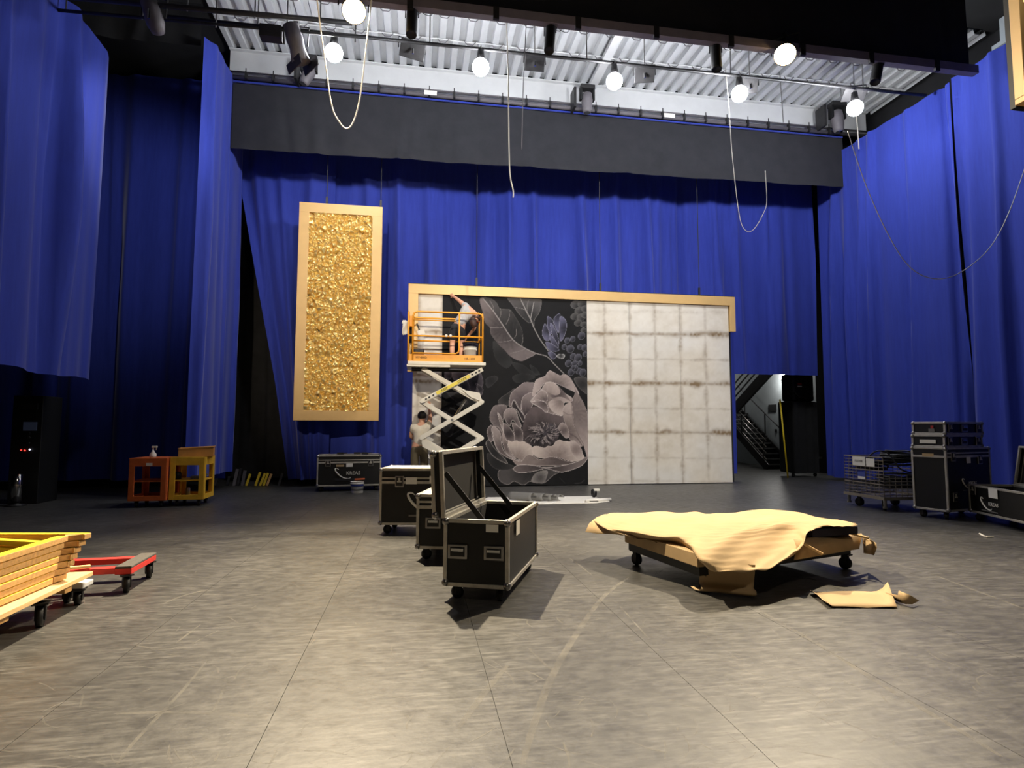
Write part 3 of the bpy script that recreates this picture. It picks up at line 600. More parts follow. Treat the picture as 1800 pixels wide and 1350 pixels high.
    P.petal(B([(490, 545), (560, 440), (640, 450), (720, 500), (870, 530), (895, 600), (850, 660), (820, 780), (690, 860), (560, 835), (465, 790), (455, 680)]), (112, 97, 96), (90, 78, 79), (44, 37, 40), root=B([(640, 760)])[0], w=.8)
    P.petal(B([(545, 392), (580, 330), (650, 265), (700, 192), (780, 188), (830, 230), (900, 300), (975, 350), (970, 392), (890, 402), (880, 480), (872, 535), (800, 522), (720, 502), (640, 452)]), (186, 168, 158), (216, 202, 193), (128, 112, 107), root=B([(700, 430)])[0], w=.9)
    P.petal(B([(555, 388), (592, 320), (660, 265), (712, 300), (722, 372), (690, 386), (620, 372)]), (176, 158, 150), (212, 198, 190), (112, 97, 95), root=B([(700, 385)])[0], w=.8)
    P.petal(B([(720, 290), (760, 350), (860, 340), (960, 385), (900, 300), (820, 215), (850, 290), (800, 320)]), (150, 133, 128), (160, 144, 138), (96, 82, 81), w=.8, rimw=.4)
    P.petal(B([(548, 395), (620, 378), (700, 392), (730, 470), (700, 500), (640, 450)]), (160, 143, 137), (210, 196, 188), (102, 88, 87), root=B([(690, 400)])[0], w=.9)
    P.petal(B([(725, 400), (780, 365), (870, 375), (890, 430), (870, 525), (800, 510), (745, 460)]), (190, 172, 162), (206, 190, 180), (140, 123, 116), root=B([(860, 380)])[0], w=.8, rimw=.6)
    P.petal(B([(872, 500), (900, 420), (965, 400), (985, 520), (1000, 645), (1085, 800), (1060, 852), (950, 785), (905, 640)]), (184, 166, 156), (200, 184, 175), (122, 106, 101), root=B([(900, 700)])[0], w=.9, rimw=.6)
    P.stroke(B([(880, 490), (930, 520), (990, 520)]), (128, 112, 107), .9, .8); P.stroke(B([(915, 600), (950, 640), (1000, 640)]), (132, 116, 110), .8, .8); P.stroke(B([(950, 720), (1020, 760), (1075, 840)]), (104, 90, 88), 1.1, .9); P.stroke(B([(975, 350), (970, 450), (1000, 640), (1090, 830)]), (124, 108, 104), 1.0, .8)
    P.petal(B([(828, 650), (868, 602), (922, 640), (945, 740), (905, 765), (850, 705)]), (168, 151, 144), (190, 174, 166), (110, 95, 92), w=.8)
    # left curls
    P.petal(B([(118, 545), (158, 440), (220, 418), (300, 430), (285, 500), (262, 600), (305, 795), (210, 700), (150, 622)]), (150, 135, 132), (184, 170, 163), (98, 86, 86), root=B([(270, 560)])[0], w=.8)
    P.petal(B([(200, 492), (240, 540), (265, 620), (262, 700), (235, 640), (212, 560)]), (196, 182, 174), (214, 202, 194), (140, 125, 120), w=.7)
    P.petal(B([(262, 515), (318, 450), (392, 478), (420, 560), (452, 645), (418, 652), (360, 580), (332, 640), (292, 600)]), (160, 144, 139), (204, 190, 182), (88, 76, 77), root=B([(350, 620)])[0], w=.9)
    P.petal(B([(270, 610), (330, 650), (380, 735), (375, 800), (300, 790), (262, 700)]), (136, 121, 118), (196, 182, 174), (74, 64, 66), w=.9)
    P.petal(B([(350, 600), (420, 642), (462, 692), (462, 795), (385, 805), (375, 730)]), (142, 127, 123), (198, 184, 176), (80, 69, 70), w=.9)
    P.petal(B([(140, 660), (200, 640), (245, 690), (292, 800), (385, 985), (300, 962), (210, 900), (160, 790)]), (112, 99, 98), (200, 186, 178), (52, 45, 47), root=B([(290, 930)])[0], w=1.0)
    P.petal(B([(150, 640), (165, 790), (215, 905), (310, 970), (360, 985), (440, 1005), (470, 985), (370, 975), (262, 880), (230, 700)]), (170, 154, 147), (206, 192, 184), (110, 96, 94), w=.9)
    P.petal(B([(262, 700), (300, 800), (330, 900), (400, 980), (300, 930), (250, 800)]), (178, 160, 152), (200, 184, 176), (120, 105, 101), w=.8)
    # stamens
    rn = random.Random(3)
    P.blob(840 + 745 / 5.868, 640 + 690 / 5.868, 14, 13, 0, (88, 80, 86), (88, 80, 86), (36, 32, 38), .0)
    for i in range(120):
        a = rn.uniform(0, 6.28); r0 = rn.uniform(15, 90); r1 = r0 + rn.uniform(30, 95); cx, cy = 690, 715; sx = 1.25; sy = .85
        pts = [(cx + sx * r0 * math.cos(a), cy + sy * r0 * math.sin(a)), (cx + sx * (r0 + r1) / 2 * math.cos(a + .15), cy + sy * (r0 + r1) / 2 * math.sin(a + .15)), (cx + sx * r1 * math.cos(a), cy + sy * r1 * math.sin(a))]
        if pts[2][1] > 860: continue
        P.stroke(B(pts), rn.choice(((176, 162, 156), (150, 136, 134), (120, 108, 110), (58, 50, 54), (66, 58, 62))), rn.uniform(.5, .9), .9)
    # front petals
    P.petal(B([(305, 790), (350, 798), (400, 788), (430, 800), (470, 795), (510, 815), (556, 850), (566, 960), (450, 995), (335, 905)]), (204, 186, 172), (218, 202, 190), (150, 132, 124), root=B([(400, 980)])[0], w=.8, rimw=.6)
    P.petal(B([(558, 862), (600, 842), (640, 850), (690, 862), (720, 842), (770, 840), (800, 800), (842, 778), (880, 792), (950, 800), (1000, 850), (1080, 920), (1092, 985), (960, 1003), (800, 962), (640, 972), (572, 932)]), (204, 186, 172), (216, 200, 188), (142, 124, 117), root=B([(820, 985)])[0], w=.8, rimw=.6)
    P.petal(B([(945, 810), (995, 788), (1062, 860), (1085, 950), (1030, 985), (962, 905)]), (192, 174, 163), (206, 190, 180), (146, 128, 121), w=.8, rimw=.6)
    P.petal(B([(350, 972), (440, 1003), (500, 940), (560, 938), (640, 982), (760, 952), (900, 992), (1005, 1010), (900, 1042), (640, 1052), (480, 1036), (400, 1042)]), (158, 140, 132), (196, 180, 170), (104, 90, 87), root=B([(900, 990)])[0], w=.9)
    P.petal(B([(362, 1080), (420, 1038), (560, 1040), (680, 1062), (820, 1052), (1000, 1012), (1138, 950), (1085, 1040), (980, 1090), (880, 1116), (800, 1106), (700, 1080), (560, 1112), (420, 1122)]), (134, 119, 115), (208, 194, 186), (78, 68, 68), root=B([(700, 1020)])[0], w=1.0)
    P.stroke(B([(1000, 1230), (1060, 1225), (1100, 1195)]), (86, 82, 80), .8, .8); P.stroke(B([(840, 1170), (900, 1230)]), (70, 67, 66), .7, .8)
    c = P.c ** 1.2; lum = c.mean(1, keepdims=True); return (c * .7 + lum * np.array([.29, .295, .315])) * 1.05
GV = [1063.5, 1108.5, 1153, 1198, 1242]
def paint_cream(x, y):
    q = noise2(x, y, 21, 30) * .5 + noise2(x, y, 22, 9) * .3 + noise2(x, y, 23, 3.2) * .2
    c = srgb((206, 197, 180)) * (1 - q)[:, None] + srgb((232, 227, 217)) * q[:, None]
    cool = (noise2(x, y, 24, 40) ** 2)[:, None]; c = c * (1 - .35 * cool) + srgb((206, 210, 212)) * .35 * cool
    sh = (y - 690) * .026
    def line(d, w, amp, seed, cell=13):
        n = noise2(x, y, seed, cell); n2 = noise2(x, y, seed + 50, 3.5); return np.clip(np.exp(-(d / (w * (.5 + n))) ** 2) * amp * (.35 + .85 * n) * (.6 + .7 * n2), 0, 1)
    m = np.zeros(len(x))
    for i, gx in enumerate(GV + [735, 775]):
        m = np.maximum(m, line(x - gx - sh * (gx - 930) / 330 - 1.2 * (noise2(x, y, 60 + i, 16) - .5), 3.2, .5, 30 + i))
    m = np.maximum(m, np.exp(-((x - 1108.7 - sh * .55) / .7) ** 2) * .55)
    for i, (gy, amp, w) in enumerate(((587, .95, 4.0), (674, 1.05, 4.2), (760, 1.05, 4.2), (632, .4, 2.0), (718, .32, 1.9), (805, .3, 1.8), (548, .2, 3), (846, .25, 2))):
        yy = gy + (x - 1158) * .009; m = np.maximum(m, line(y - yy - 2.0 * (noise2(x, y, 80 + i, 18) - .5), w, amp, 40 + i, 17))
    return c * (1 - m)[:, None] + srgb((132, 112, 86)) * m[:, None]
sw_ = thing('scenic_wall', 'large set wall with gold frame, floral mural and aged cream tiles', 'set wall', (4.0, YW, 0))
XL, XR, ZT, FW = -.23, 8.29, 4.89, .235
obj('top_rail', MB().box(((XL + XR) / 2, YW - .035, ZT - FW / 2), (XR - XL, .11, FW)), 'gold_paint', sw_, world=True, bevel=.004, label='gold painted top rail')
obj('side_stile', MB().box((XL + FW / 2, YW - .035, (ZT - FW + 2.75) / 2), (FW, .11, ZT - FW - 2.75)), 'gold_paint', sw_, world=True, bevel=.004)
obj('side_stile', MB().box((XR - .075, YW - .035, (ZT - FW + 3.96) / 2), (.15, .11, ZT - FW - 3.96)), 'gold_paint', sw_, world=True, bevel=.004)
obj('top_edge', MB().box(((XL + XR) / 2, YW + .03, ZT + .012), (XR - XL + .02, .14, .03)), 'black', sw_, world=True)
obj('rear_board', MB().box((4.05, YW + .05, 2.33), (8.3, .05, 4.6)), 'dark_wall', sw_, world=True)
ML, MR, PR = .595, 4.235, 8.12
printed_panel('wallpaper_strip', -.1, ML - .003, .02, ZT - FW, .02, paint_cream, sw_, 'narrow cream tile-print strip at the left')
printed_panel('mural', ML, MR, .02, ZT - FW, .0135, paint_mural, sw_, 'dark mural of a giant pale peony with leaves and buds')
for a, b, l in ((MR + .004, 5.36, 'cream tile-print strip beside the mural'), (5.365, 6.74, 'middle cream tile-print strip'), (6.743, PR, 'cream tile-print strip at the right end')):
    printed_panel('wallpaper_strip', a, b, .02, ZT - FW, .02, paint_cream, sw_, l)
for px in (838, 1055, 1228):
    cx = pY(px, 450, YW + .02).x
    obj('hanging_cable', MB().cyl((cx, YW + .03, ZT), (cx, YW + .03, 9.3), .010, 6), 'dark_steel', sw_, world=True); obj('hanging_bracket', MB().box((cx, YW + .03, ZT + .12), (.05, .03, .24)), 'dark_steel', sw_, world=True)

# ------------------------------------------------------------------ scissor lift
LX0, LX1, LY0, LY1, LZ = -.2, 1.45, 12.9, 13.65, 2.9
lf = thing('scissor_lift', 'orange scissor lift raised in front of the mural', 'lift', (.65, 13.27, 0))
def rail_loop(x0, x1, y, z0, z1, r=.02, cr=.09):
    return [(x0, y, z0), (x0, y, z1 - cr), (x0 + cr * .3, y, z1 - cr * .3), (x0 + cr, y, z1), (x1 - cr, y, z1), (x1 - cr * .3, y, z1 - cr * .3), (x1, y, z1 - cr), (x1, y, z0)]
for y in (LY0, LY1):
    obj('top_rail', MB().tube(rail_loop(LX0 + .1 if y == LY0 else LX0, LX1, y, LZ, 3.99), .021, 8), 'lift_orange', lf, True, world=True)
    obj('mid_rail', MB().cyl((LX0, y, 3.45), (LX1, y, 3.45), .019, 8), 'lift_orange', lf, True, world=True)
    obj('toe_board', MB().box(((LX0 + LX1) / 2, y, LZ + .06), (LX1 - LX0, .012, .16)), 'lift_orange', lf, world=True)
for x in (LX0, LX1):
    obj('end_rail', MB().tube([(x, LY0, LZ), (x, LY0, 3.9), (x, LY0 + .08, 3.99), (x, LY1 - .08, 3.99), (x, LY1, 3.9), (x, LY1, LZ)], .021, 8), 'lift_orange', lf, True, world=True)
    obj('end_mid_rail', MB().cyl((x, LY0, 3.45), (x, LY1, 3.45), .019, 8), 'lift_orange', lf, True, world=True)
    obj('end_toe_board', MB().box((x, (LY0 + LY1) / 2, LZ + .06), (.012, LY1 - LY0, .16)), 'lift_orange', lf, world=True)
obj('gate', MB().tube([(LX0 + .1, LY0 - .02, 3.80), (.85, LY0 - .02, 3.80)], .014, 8).tube([(.92, LY0 - .03, 3.97), (.92, LY0 - .03, 3.16), (.9, LY0 - .03, 3.09), (.83, LY0 - .03, 3.06), (LX0 + .1, LY0 - .03, 3.06)], .018, 8), 'lift_orange', lf, True, world=True)
obj('control_box', MB().box((LX0 + .06, LY0 + .1, 3.78), (.14, .12, .24)), 'lift_orange', lf, world=True, bevel=.01)
obj('hand_control', MB().box((LX0 + .05, LY0 + .3, 3.5), (.13, .2, .34)), 'black', lf, world=True, bevel=.015)
obj('platform', MB().box((.66, 13.27, 2.845), (1.72, .82, .07)).box((.25, 13.27, 2.785), (.95, .8, .05)), 'lift_white', lf, world=True, bevel=.006)
obj('under_frame', MB().box((.68, 13.05, 2.74), (1.6, .06, .05)).box((.68, 13.5, 2.74), (1.6, .06, .05)), 'dark_steel', lf, world=True)
for s, ys in ((0, 12.98), (1, 13.30)):
    for k, (za, zb) in enumerate(((2.74, 2.0), (2.0, 1.19), (1.19, .38))):
        obj('scissor_arm', MB().beam((.11, ys, zb), (1.46, ys, za), .04, .095), 'lift_white', lf, world=True, bevel=.006)
        obj('scissor_arm', MB().beam((.11, ys + .05, za), (1.46, ys + .05, zb), .04, .095), 'lift_white', lf, world=True, bevel=.006)
        obj('pivot_pin', MB().cyl((.785, ys - .03, (za + zb) / 2), (.785, ys + .09, (za + zb) / 2), .03, 10), 'steel', lf, world=True)
        for x in (.11, 1.46): obj('pivot_pin', MB().cyl((x, ys - .03, zb), (x, ys + .09, zb), .04, 10), 'lift_white', lf, world=True)
obj('gusset', MB().prism([(1.0, 12.97, 2.27), (1.40, 12.97, 2.20), (1.46, 12.97, 2.0), (1.2, 12.97, 2.1)], (0, .02, 0)), 'lift_white', lf, world=True)
obj('gusset', MB().prism([(.11, 12.97, 1.19), (.14, 12.97, 1.0), (.5, 12.97, .82), (.5, 12.97, .95)], (0, .02, 0)), 'lift_white', lf, world=True)
obj('cross_tube', MB().cyl((.11, 12.98, 2.0), (.11, 13.36, 2.0), .025, 8).cyl((1.46, 12.98, 2.0), (1.46, 13.36, 2.0), .025, 8).cyl((.785, 12.98, 1.59), (.785, 13.36, 1.59), .03, 8), 'dark_steel', lf, world=True)
obj('cylinder', MB().cyl((.85, 13.18, 1.65), (1.1, 13.18, 2.05), .03, 10), 'chrome', lf, world=True)
obj('chassis', MB().box((.72, 13.12, .25), (1.6, .46, .2)), 'lift_white', lf, world=True, bevel=.01)
for x in (.15, 1.3):
    for y in (12.93, 13.30): obj('wheel', MB().cyl((x, y - .05, .14), (x, y + .05, .14), .14, 16), 'rubber', lf, True, world=True)
ax = Vector((1.35, 0, .74)).normalized(); am = Matrix((ax, Vector((-ax.z, 0, ax.x)), Vector((0, -1, 0)))).transposed()
def onarm(u, y): return Matrix.Translation(Vector((.785, y, 2.37)) + ax * u) @ am.to_4x4()
obj('warning_band', MB().beam(Vector((.785, 12.955, 2.37)) - ax * .40, Vector((.785, 12.955, 2.37)) + ax * .44, .012, .075), 'decal_yellow', lf, world=True)
obj('lettering', text_mb('KEEP', .075, onarm(-.2, 12.946)), 'black', lf, world=True); obj('lettering', text_mb('CLEAR', .075, onarm(.24, 12.946)), 'black', lf, world=True)
for u in (-.66, -.58, -.48, .5, .6, .68): obj('slot_mark', MB().beam(Vector((.785, 12.947, 2.37)) + ax * (u - .02), Vector((.785, 12.947, 2.37)) + ax * (u + .02), .01, .03), 'black', lf, world=True)
def fronttext(s, size, c): return text_mb(s, size, Matrix.Translation(c) @ Matrix.Rotation(PI / 2, 4, 'X'))
obj('lettering', fronttext('HY-BRID', .065, (.09, LY0 - .01, LZ + .065)), 'kraft_dark' if False else 'dark_wall', lf, world=True); obj('lettering', fronttext('HB-1430', .065, (1.16, LY0 - .01, LZ + .055)), 'dark_wall', lf, world=True)
for x in (.63, .72): p = pY(784.5 if x < .7 else 792, 590, 12.86); obj('reflector', MB().cyl(p, p + Vector((0, -.015, 0)), .03, 12), 'white_plastic', lf, world=True)

def bucket(name, label, loc, r, h, m='white_plastic', group=None, handle_up=False):
    t = thing(name, label, 'bucket', loc, 0, group)
    obj('shell', MB().lathe([(r * .86, 0), (r * .9, .01), (r * .97, h * .78), (r * 1.06, h * .79), (r * 1.06, h * .86), (r, h * .87), (r, h), (r * 1.05, h), (r * .95, h - .01), (r * .84, .02)], 22), m, t, True)
    z = h * .86; hp = [(r * math.cos(a) * 1.07, -r * .3 - (.0 if handle_up else .1 * r) , z + (-.5 if not handle_up else .9) * r * math.sin(a)) for a in [i * PI / 8 for i in range(9)]]
    obj('handle', MB().tube(hp, .004, 5), 'wire', t); return t
bucket('bucket', 'white plastic bucket standing on the lift platform', (1.19, 13.12, 2.88), .145, .37)
t = thing('tool_tub', 'dark tub resting behind the white bucket on the lift', 'tub', (1.22, 13.42, 2.88)); obj('shell', MB().lathe([(.15, 0), (.19, .45), (.2, .5), (.17, .48), (.13, .02)], 18), 'navy', t, True); obj('rim', MB().tube([(.2 * math.cos(a), .2 * math.sin(a), .5) for a in [i * PI / 8 for i in range(17)]], .012, 6), 'black', t)
t = thing('tool_bag', 'black tool bag standing at the left end of the lift platform', 'bag', (.0, 13.2, 2.88)); obj('pouch', MB().box((0, 0, .2), (.3, .2, .2)).box((.1, -.02, .08), (.06, .15, .16)), 'black', t, bevel=.03); obj('roll', MB().sphere((-.03, -.1, .06), .09, 8, (1.3, .7, .6)), 'white_plastic', t, True)
t = thing('smoothing_tool', 'black and white smoothing tool left on the lift rail', 'tool', (.08, 13.05, 3.55)); obj('blade', MB().box((0, 0, 0), (.16, .02, .1), Matrix.Rotation(-.25, 3, 'Y')), 'white_plastic', t); obj('handle', MB().beam((-.04, 0, .05), (-.1, 0, .2), .025, .03), 'black', t, bevel=.006)
t = thing('rag', 'crumpled pale rag over the left end rail of the lift', 'rag', (LX0 - .06, 13.0, 3.6)); rg = random.Random(2)
obj('cloth', MB().grid([[(-.08 + .16 * i / 6 + rg.uniform(-.02, .02), .06 * math.sin(i + j) * .5, .2 - .32 * j / 7 + rg.uniform(-.015, .015)) for j in range(8)] for i in range(7)]), 'paper_white', t, True, solid=.006)

# ------------------------------------------------------------------ people
def skin_obj(name, nodes, edges, m, parent=None, sub=2):
    keys = list(nodes); me = bpy.data.meshes.new(name); me.from_pydata([nodes[k][:3] for k in keys], [(keys.index(a), keys.index(b)) for a, b in edges], [])
    o = bpy.data.objects.new(name, me); COL.objects.link(o)
    if parent is not None: o.parent = parent
    o.modifiers.new('skin', 'SKIN').use_smooth_shade = True
    for i, k in enumerate(keys):
        r = nodes[k][3]; me.skin_vertices[0].data[i].radius = (r, r) if not isinstance(r, tuple) else r
        me.skin_vertices[0].data[i].use_root = (i == 0)
    s = o.modifiers.new('sub', 'SUBSURF'); s.levels = sub; s.render_levels = sub
    me.materials.append(MATS[m]); return o
def hand_nodes(nd, ed, wrist, hp, direction, side, pre, curl=(0, 0, 0)):
    d = Vector(direction).normalized(); s = Vector(side).normalized(); w = Vector(hp); c = Vector(curl)
    nd[pre + 'palm'] = (*(w + d * .05), .028); ed.append((wrist, pre + 'palm'))
    for i, (off, L) in enumerate(((-.03, .07), (-.01, .085), (.012, .08), (.03, .06))):
        a = w + d * .095 + s * off; b = a + d * L * .5 + c * .4; e = a + d * L + c
        nd[pre + 'f%da' % i] = (*a, .010); nd[pre + 'f%db' % i] = (*b, .009); nd[pre + 'f%dc' % i] = (*e, .008)
        ed += [(pre + 'palm', pre + 'f%da' % i), (pre + 'f%da' % i, pre + 'f%db' % i), (pre + 'f%db' % i, pre + 'f%dc' % i)]
    a = w + d * .04 - s * .045; b = w + d * .085 - s * .065
    nd[pre + 'ta'] = (*a, .012); nd[pre + 'tb'] = (*b, .010); ed += [(pre + 'palm', pre + 'ta'), (pre + 'ta', pre + 'tb')]
def head_extras(t, c, fwd, up, r=.1, hairm='hair_dark', long_hair=None):
    f = Vector(fwd).normalized(); u = Vector(up).normalized(); s = f.cross(u).normalized(); u = s.cross(f); c = Vector(c)
    M = Matrix((s, f, u)).transposed()
    obj('nose', MB().sphere(c + f * r * .98 - u * .01, .016, 6, (1, 1, 1.4)), 'skin', t, True)
    for k in (-1, 1):
        obj('ear', MB().sphere(c + s * k * r * .86 - f * .01, .024, 6, (.6, .8, 1.3)), 'skin', t, True); obj('eye', MB().sphere(c + f * r * .86 + s * k * .032 + u * .02, .011, 6), 'black', t, True)
    obj('mouth', MB().tube([c + f * r * .88 - u * .055 + s * .025, c + f * r * .93 - u * .058, c + f * r * .88 - u * .055 - s * .025], .005, 5), 'red_print', t, True)
    # hair: cap over the crown and back, open at the face
    mbh = MB(); P = []
    for i in range(13):
        th = PI * .02 + PI * .62 * i / 12; row = []
        for j in range(21):
            ph = 2 * PI * j / 20; fwdness = math.cos(ph); lim = th * (1.0 - .33 * max(0, fwdness)); 
            row.append(c + M @ Vector((r * 1.03 * math.sin(lim) * math.sin(ph), r * 1.14 * math.sin(lim) * math.cos(ph), r * 1.2 * math.cos(lim))))
        P.append(row)
    mbh.grid(P); obj('hair', mbh, hairm, t, True, solid=.012)
    if long_hair: obj('ponytail', MB().tube(catmull([c + Vector(p) for p in long_hair], 4), [.05 + .035 * math.sin(PI * i / (4 * (len(long_hair) - 1))) for i in range(4 * (len(long_hair) - 1) + 1)], 10), hairm, t, True)
# worker on the lift: bent over to the right, left arm stretched up to the frame
t = thing('person', 'worker in grey T-shirt and dark shorts bending on the raised lift', 'person', (.9, 13.35, 2.88))
def L3(x, y, z): return (x - .9, y - 13.35, z - 2.88)
n = {'pelvis': (*L3(.92, 13.33, 3.72), .14), 'belly': (*L3(.98, 13.34, 3.88), .12), 'chest': (*L3(1.1, 13.38, 4.06), .135), 'upper': (*L3(1.17, 13.4, 4.15), .11), 'neck': (*L3(1.28, 13.36, 4.12), .055), 'head0': (*L3(1.33, 13.3, 4.03), .078), 'head': (*L3(1.32, 13.27, 3.93), .088), 'head2': (*L3(1.30, 13.24, 3.86), .06),
     'shL': (*L3(1.1, 13.44, 4.27), .068), 'elL': (*L3(.96, 13.6, 4.43), .046), 'wrL': (*L3(.85, 13.86, 4.58), .032), 'shR': (*L3(1.31, 13.42, 4.03), .068), 'elR': (*L3(1.33, 13.5, 3.76), .045), 'wrR': (*L3(1.2, 13.55, 3.6), .031),
     'hipL': (*L3(.83, 13.33, 3.66), .105), 'knL': (*L3(.80, 13.38, 3.36), .066), 'cfL': (*L3(.79, 13.32, 3.2), .062), 'anL': (*L3(.79, 13.3, 2.97), .04), 'toL': (*L3(.80, 13.45, 2.915), .036), 'hipR': (*L3(1.0, 13.33, 3.66), .105), 'knR': (*L3(1.02, 13.42, 3.38), .066), 'cfR': (*L3(1.01, 13.38, 3.2), .062), 'anR': (*L3(1.0, 13.36, 2.97), .04), 'toR': (*L3(1.04, 13.5, 2.915), .036)}
e = [('pelvis', 'belly'), ('belly', 'chest'), ('chest', 'upper'), ('upper', 'neck'), ('neck', 'head0'), ('head0', 'head'), ('head', 'head2'), ('upper', 'shL'), ('shL', 'elL'), ('elL', 'wrL'), ('upper', 'shR'), ('shR', 'elR'), ('elR', 'wrR')]
for s in 'LR': e += [('pelvis', 'hip' + s), ('hip' + s, 'kn' + s), ('kn' + s, 'cf' + s), ('cf' + s, 'an' + s), ('an' + s, 'to' + s)]
hand_nodes(n, e, 'wrL', n['wrL'][:3], (-.35, .7, .45), (.5, .0, .6), 'L'); hand_nodes(n, e, 'wrR', n['wrR'][:3], (-.5, .3, -.6), (.3, .8, 0), 'R', (0, .02, -.03))
skin_obj('body', n, e, 'skin', t, 2)
g = lambda k, dr: (*n[k][:3], n[k][3] + dr)
lerp = lambda a, b, f: tuple(n[a][i] * (1 - f) + n[b][i] * f for i in range(3))
skin_obj('shirt', {'a': (*lerp('pelvis', 'belly', .15), .158), 'b': g('belly', .022), 'c': g('chest', .022), 'd': g('upper', .02), 'l': g('shL', .02), 'l2': (*lerp('shL', 'elL', .45), .07), 'r': g('shR', .02), 'r2': (*lerp('shR', 'elR', .55), .068)}, [('a', 'b'), ('b', 'c'), ('c', 'd'), ('d', 'l'), ('l', 'l2'), ('d', 'r'), ('r', 'r2')], 'shirt_grey', t)
skin_obj('shorts', {'p': g('pelvis', .018), 'q': (*lerp('pelvis', 'belly', .8), .150), 'l': g('hipL', .02), 'l2': (*lerp('hipL', 'knL', .8), .1), 'r': g('hipR', .02), 'r2': (*lerp('hipR', 'knR', .8), .1)}, [('p', 'q'), ('p', 'l'), ('l', 'l2'), ('p', 'r'), ('r', 'r2')], 'shorts', t)
for s in 'LR': skin_obj('shoe', {'a': (*n['an' + s][:2], .07, .052), 'b': (n['an' + s][0], n['an' + s][1] - .03, .045, .045), 'c': (*n['to' + s][:2], .04, .046)}, [('a', 'b'), ('a', 'c')], 'shoe', t, 1)
head_extras(t, n['head'][:3], (.75, -.2, -.5), (-.25, .55, .75), .098, 'hair_brown', [(-.02, .03, .04), (-.06, -.03, -.02), (-.05, -.06, -.12), (-.02, -.06, -.2)])
# worker on the floor behind the cases, back turned, arm raised to the wall
t = thing('person', 'dark-haired worker in cream shirt and olive trousers at the wall below the lift', 'person', (.08, 13.62, 0))
def L4(x, y, z): return (x - .08, y - 13.45, z)
n = {'pelvis': (*L4(.08, 13.45, .95), .135), 'belly': (*L4(.09, 13.46, 1.12), .125), 'chest': (*L4(.1, 13.47, 1.3), .14), 'upper': (*L4(.11, 13.48, 1.42), .11), 'neck': (*L4(.13, 13.49, 1.53), .056), 'head0': (*L4(.13, 13.5, 1.62), .078), 'head': (*L4(.13, 13.51, 1.69), .09), 'head2': (*L4(.13, 13.5, 1.75), .062),
     'shL': (*L4(-.07, 13.48, 1.42), .068), 'elL': (*L4(-.13, 13.6, 1.2), .046), 'wrL': (*L4(-.02, 13.72, 1.15), .032), 'shR': (*L4(.29, 13.5, 1.45), .068), 'elR': (*L4(.33, 13.68, 1.68), .046), 'wrR': (*L4(.3, 13.77, 1.9), .032),
     'hipL': (*L4(-.02, 13.45, .88), .105), 'knL': (*L4(-.03, 13.48, .5), .07), 'cfL': (*L4(-.03, 13.44, .35), .064), 'anL': (*L4(-.03, 13.42, .09), .042), 'toL': (*L4(-.04, 13.58, .04), .038), 'hipR': (*L4(.18, 13.45, .88), .105), 'knR': (*L4(.2, 13.5, .5), .07), 'cfR': (*L4(.2, 13.46, .35), .064), 'anR': (*L4(.2, 13.44, .09), .042), 'toR': (*L4(.22, 13.6, .04), .038)}
e = [x for x in e if not (x[0].startswith(('Lpalm', 'Rpalm', 'Lf', 'Rf', 'Lt', 'Rt')) or x[1].startswith(('Lpalm', 'Rpalm', 'Lf', 'Rf', 'Lt', 'Rt')))]
hand_nodes(n, e, 'wrR', n['wrR'][:3], (-.05, .4, .7), (.9, .0, 0), 'R'); hand_nodes(n, e, 'wrL', n['wrL'][:3], (.4, .7, .2), (.6, -.3, 0), 'L')
skin_obj('body', n, e, 'skin', t, 2)
skin_obj('shirt', {'a': (*n['pelvis'][:2], .96, .16), 'b': g('belly', .03), 'c': g('chest', .025), 'd': g('upper', .025), 'l': g('shL', .024), 'l2': (*lerp('shL', 'elL', .6), .072), 'r': g('shR', .024), 'r2': (*lerp('shR', 'elR', .5), .072)}, [('a', 'b'), ('b', 'c'), ('c', 'd'), ('d', 'l'), ('l', 'l2'), ('d', 'r'), ('r', 'r2')], 'shirt_cream', t)
skin_obj('trousers', {'p': g('pelvis', .014), 'w': (*n['pelvis'][:2], 1.06, .140), 'l': g('hipL', .016), 'l2': g('knL', .022), 'l3': g('cfL', .02), 'l4': (*n['anL'][:3], .062), 'r': g('hipR', .016), 'r2': g('knR', .022), 'r3': g('cfR', .02), 'r4': (*n['anR'][:3], .062)}, [('p', 'w'), ('p', 'l'), ('l', 'l2'), ('l2', 'l3'), ('l3', 'l4'), ('p', 'r'), ('r', 'r2'), ('r2', 'r3'), ('r3', 'r4')], 'trousers', t)
for s in 'LR': skin_obj('shoe', {'a': (*n['an' + s][:2], .07, .052), 'b': (n['an' + s][0], n['an' + s][1] - .03, .045, .045), 'c': (*n['to' + s][:2], .042, .046)}, [('a', 'b'), ('a', 'c')], 'shoe', t, 1)
head_extras(t, n['head'][:3], (.15, 1, .1), (0, 0, 1), .1, 'hair_dark')

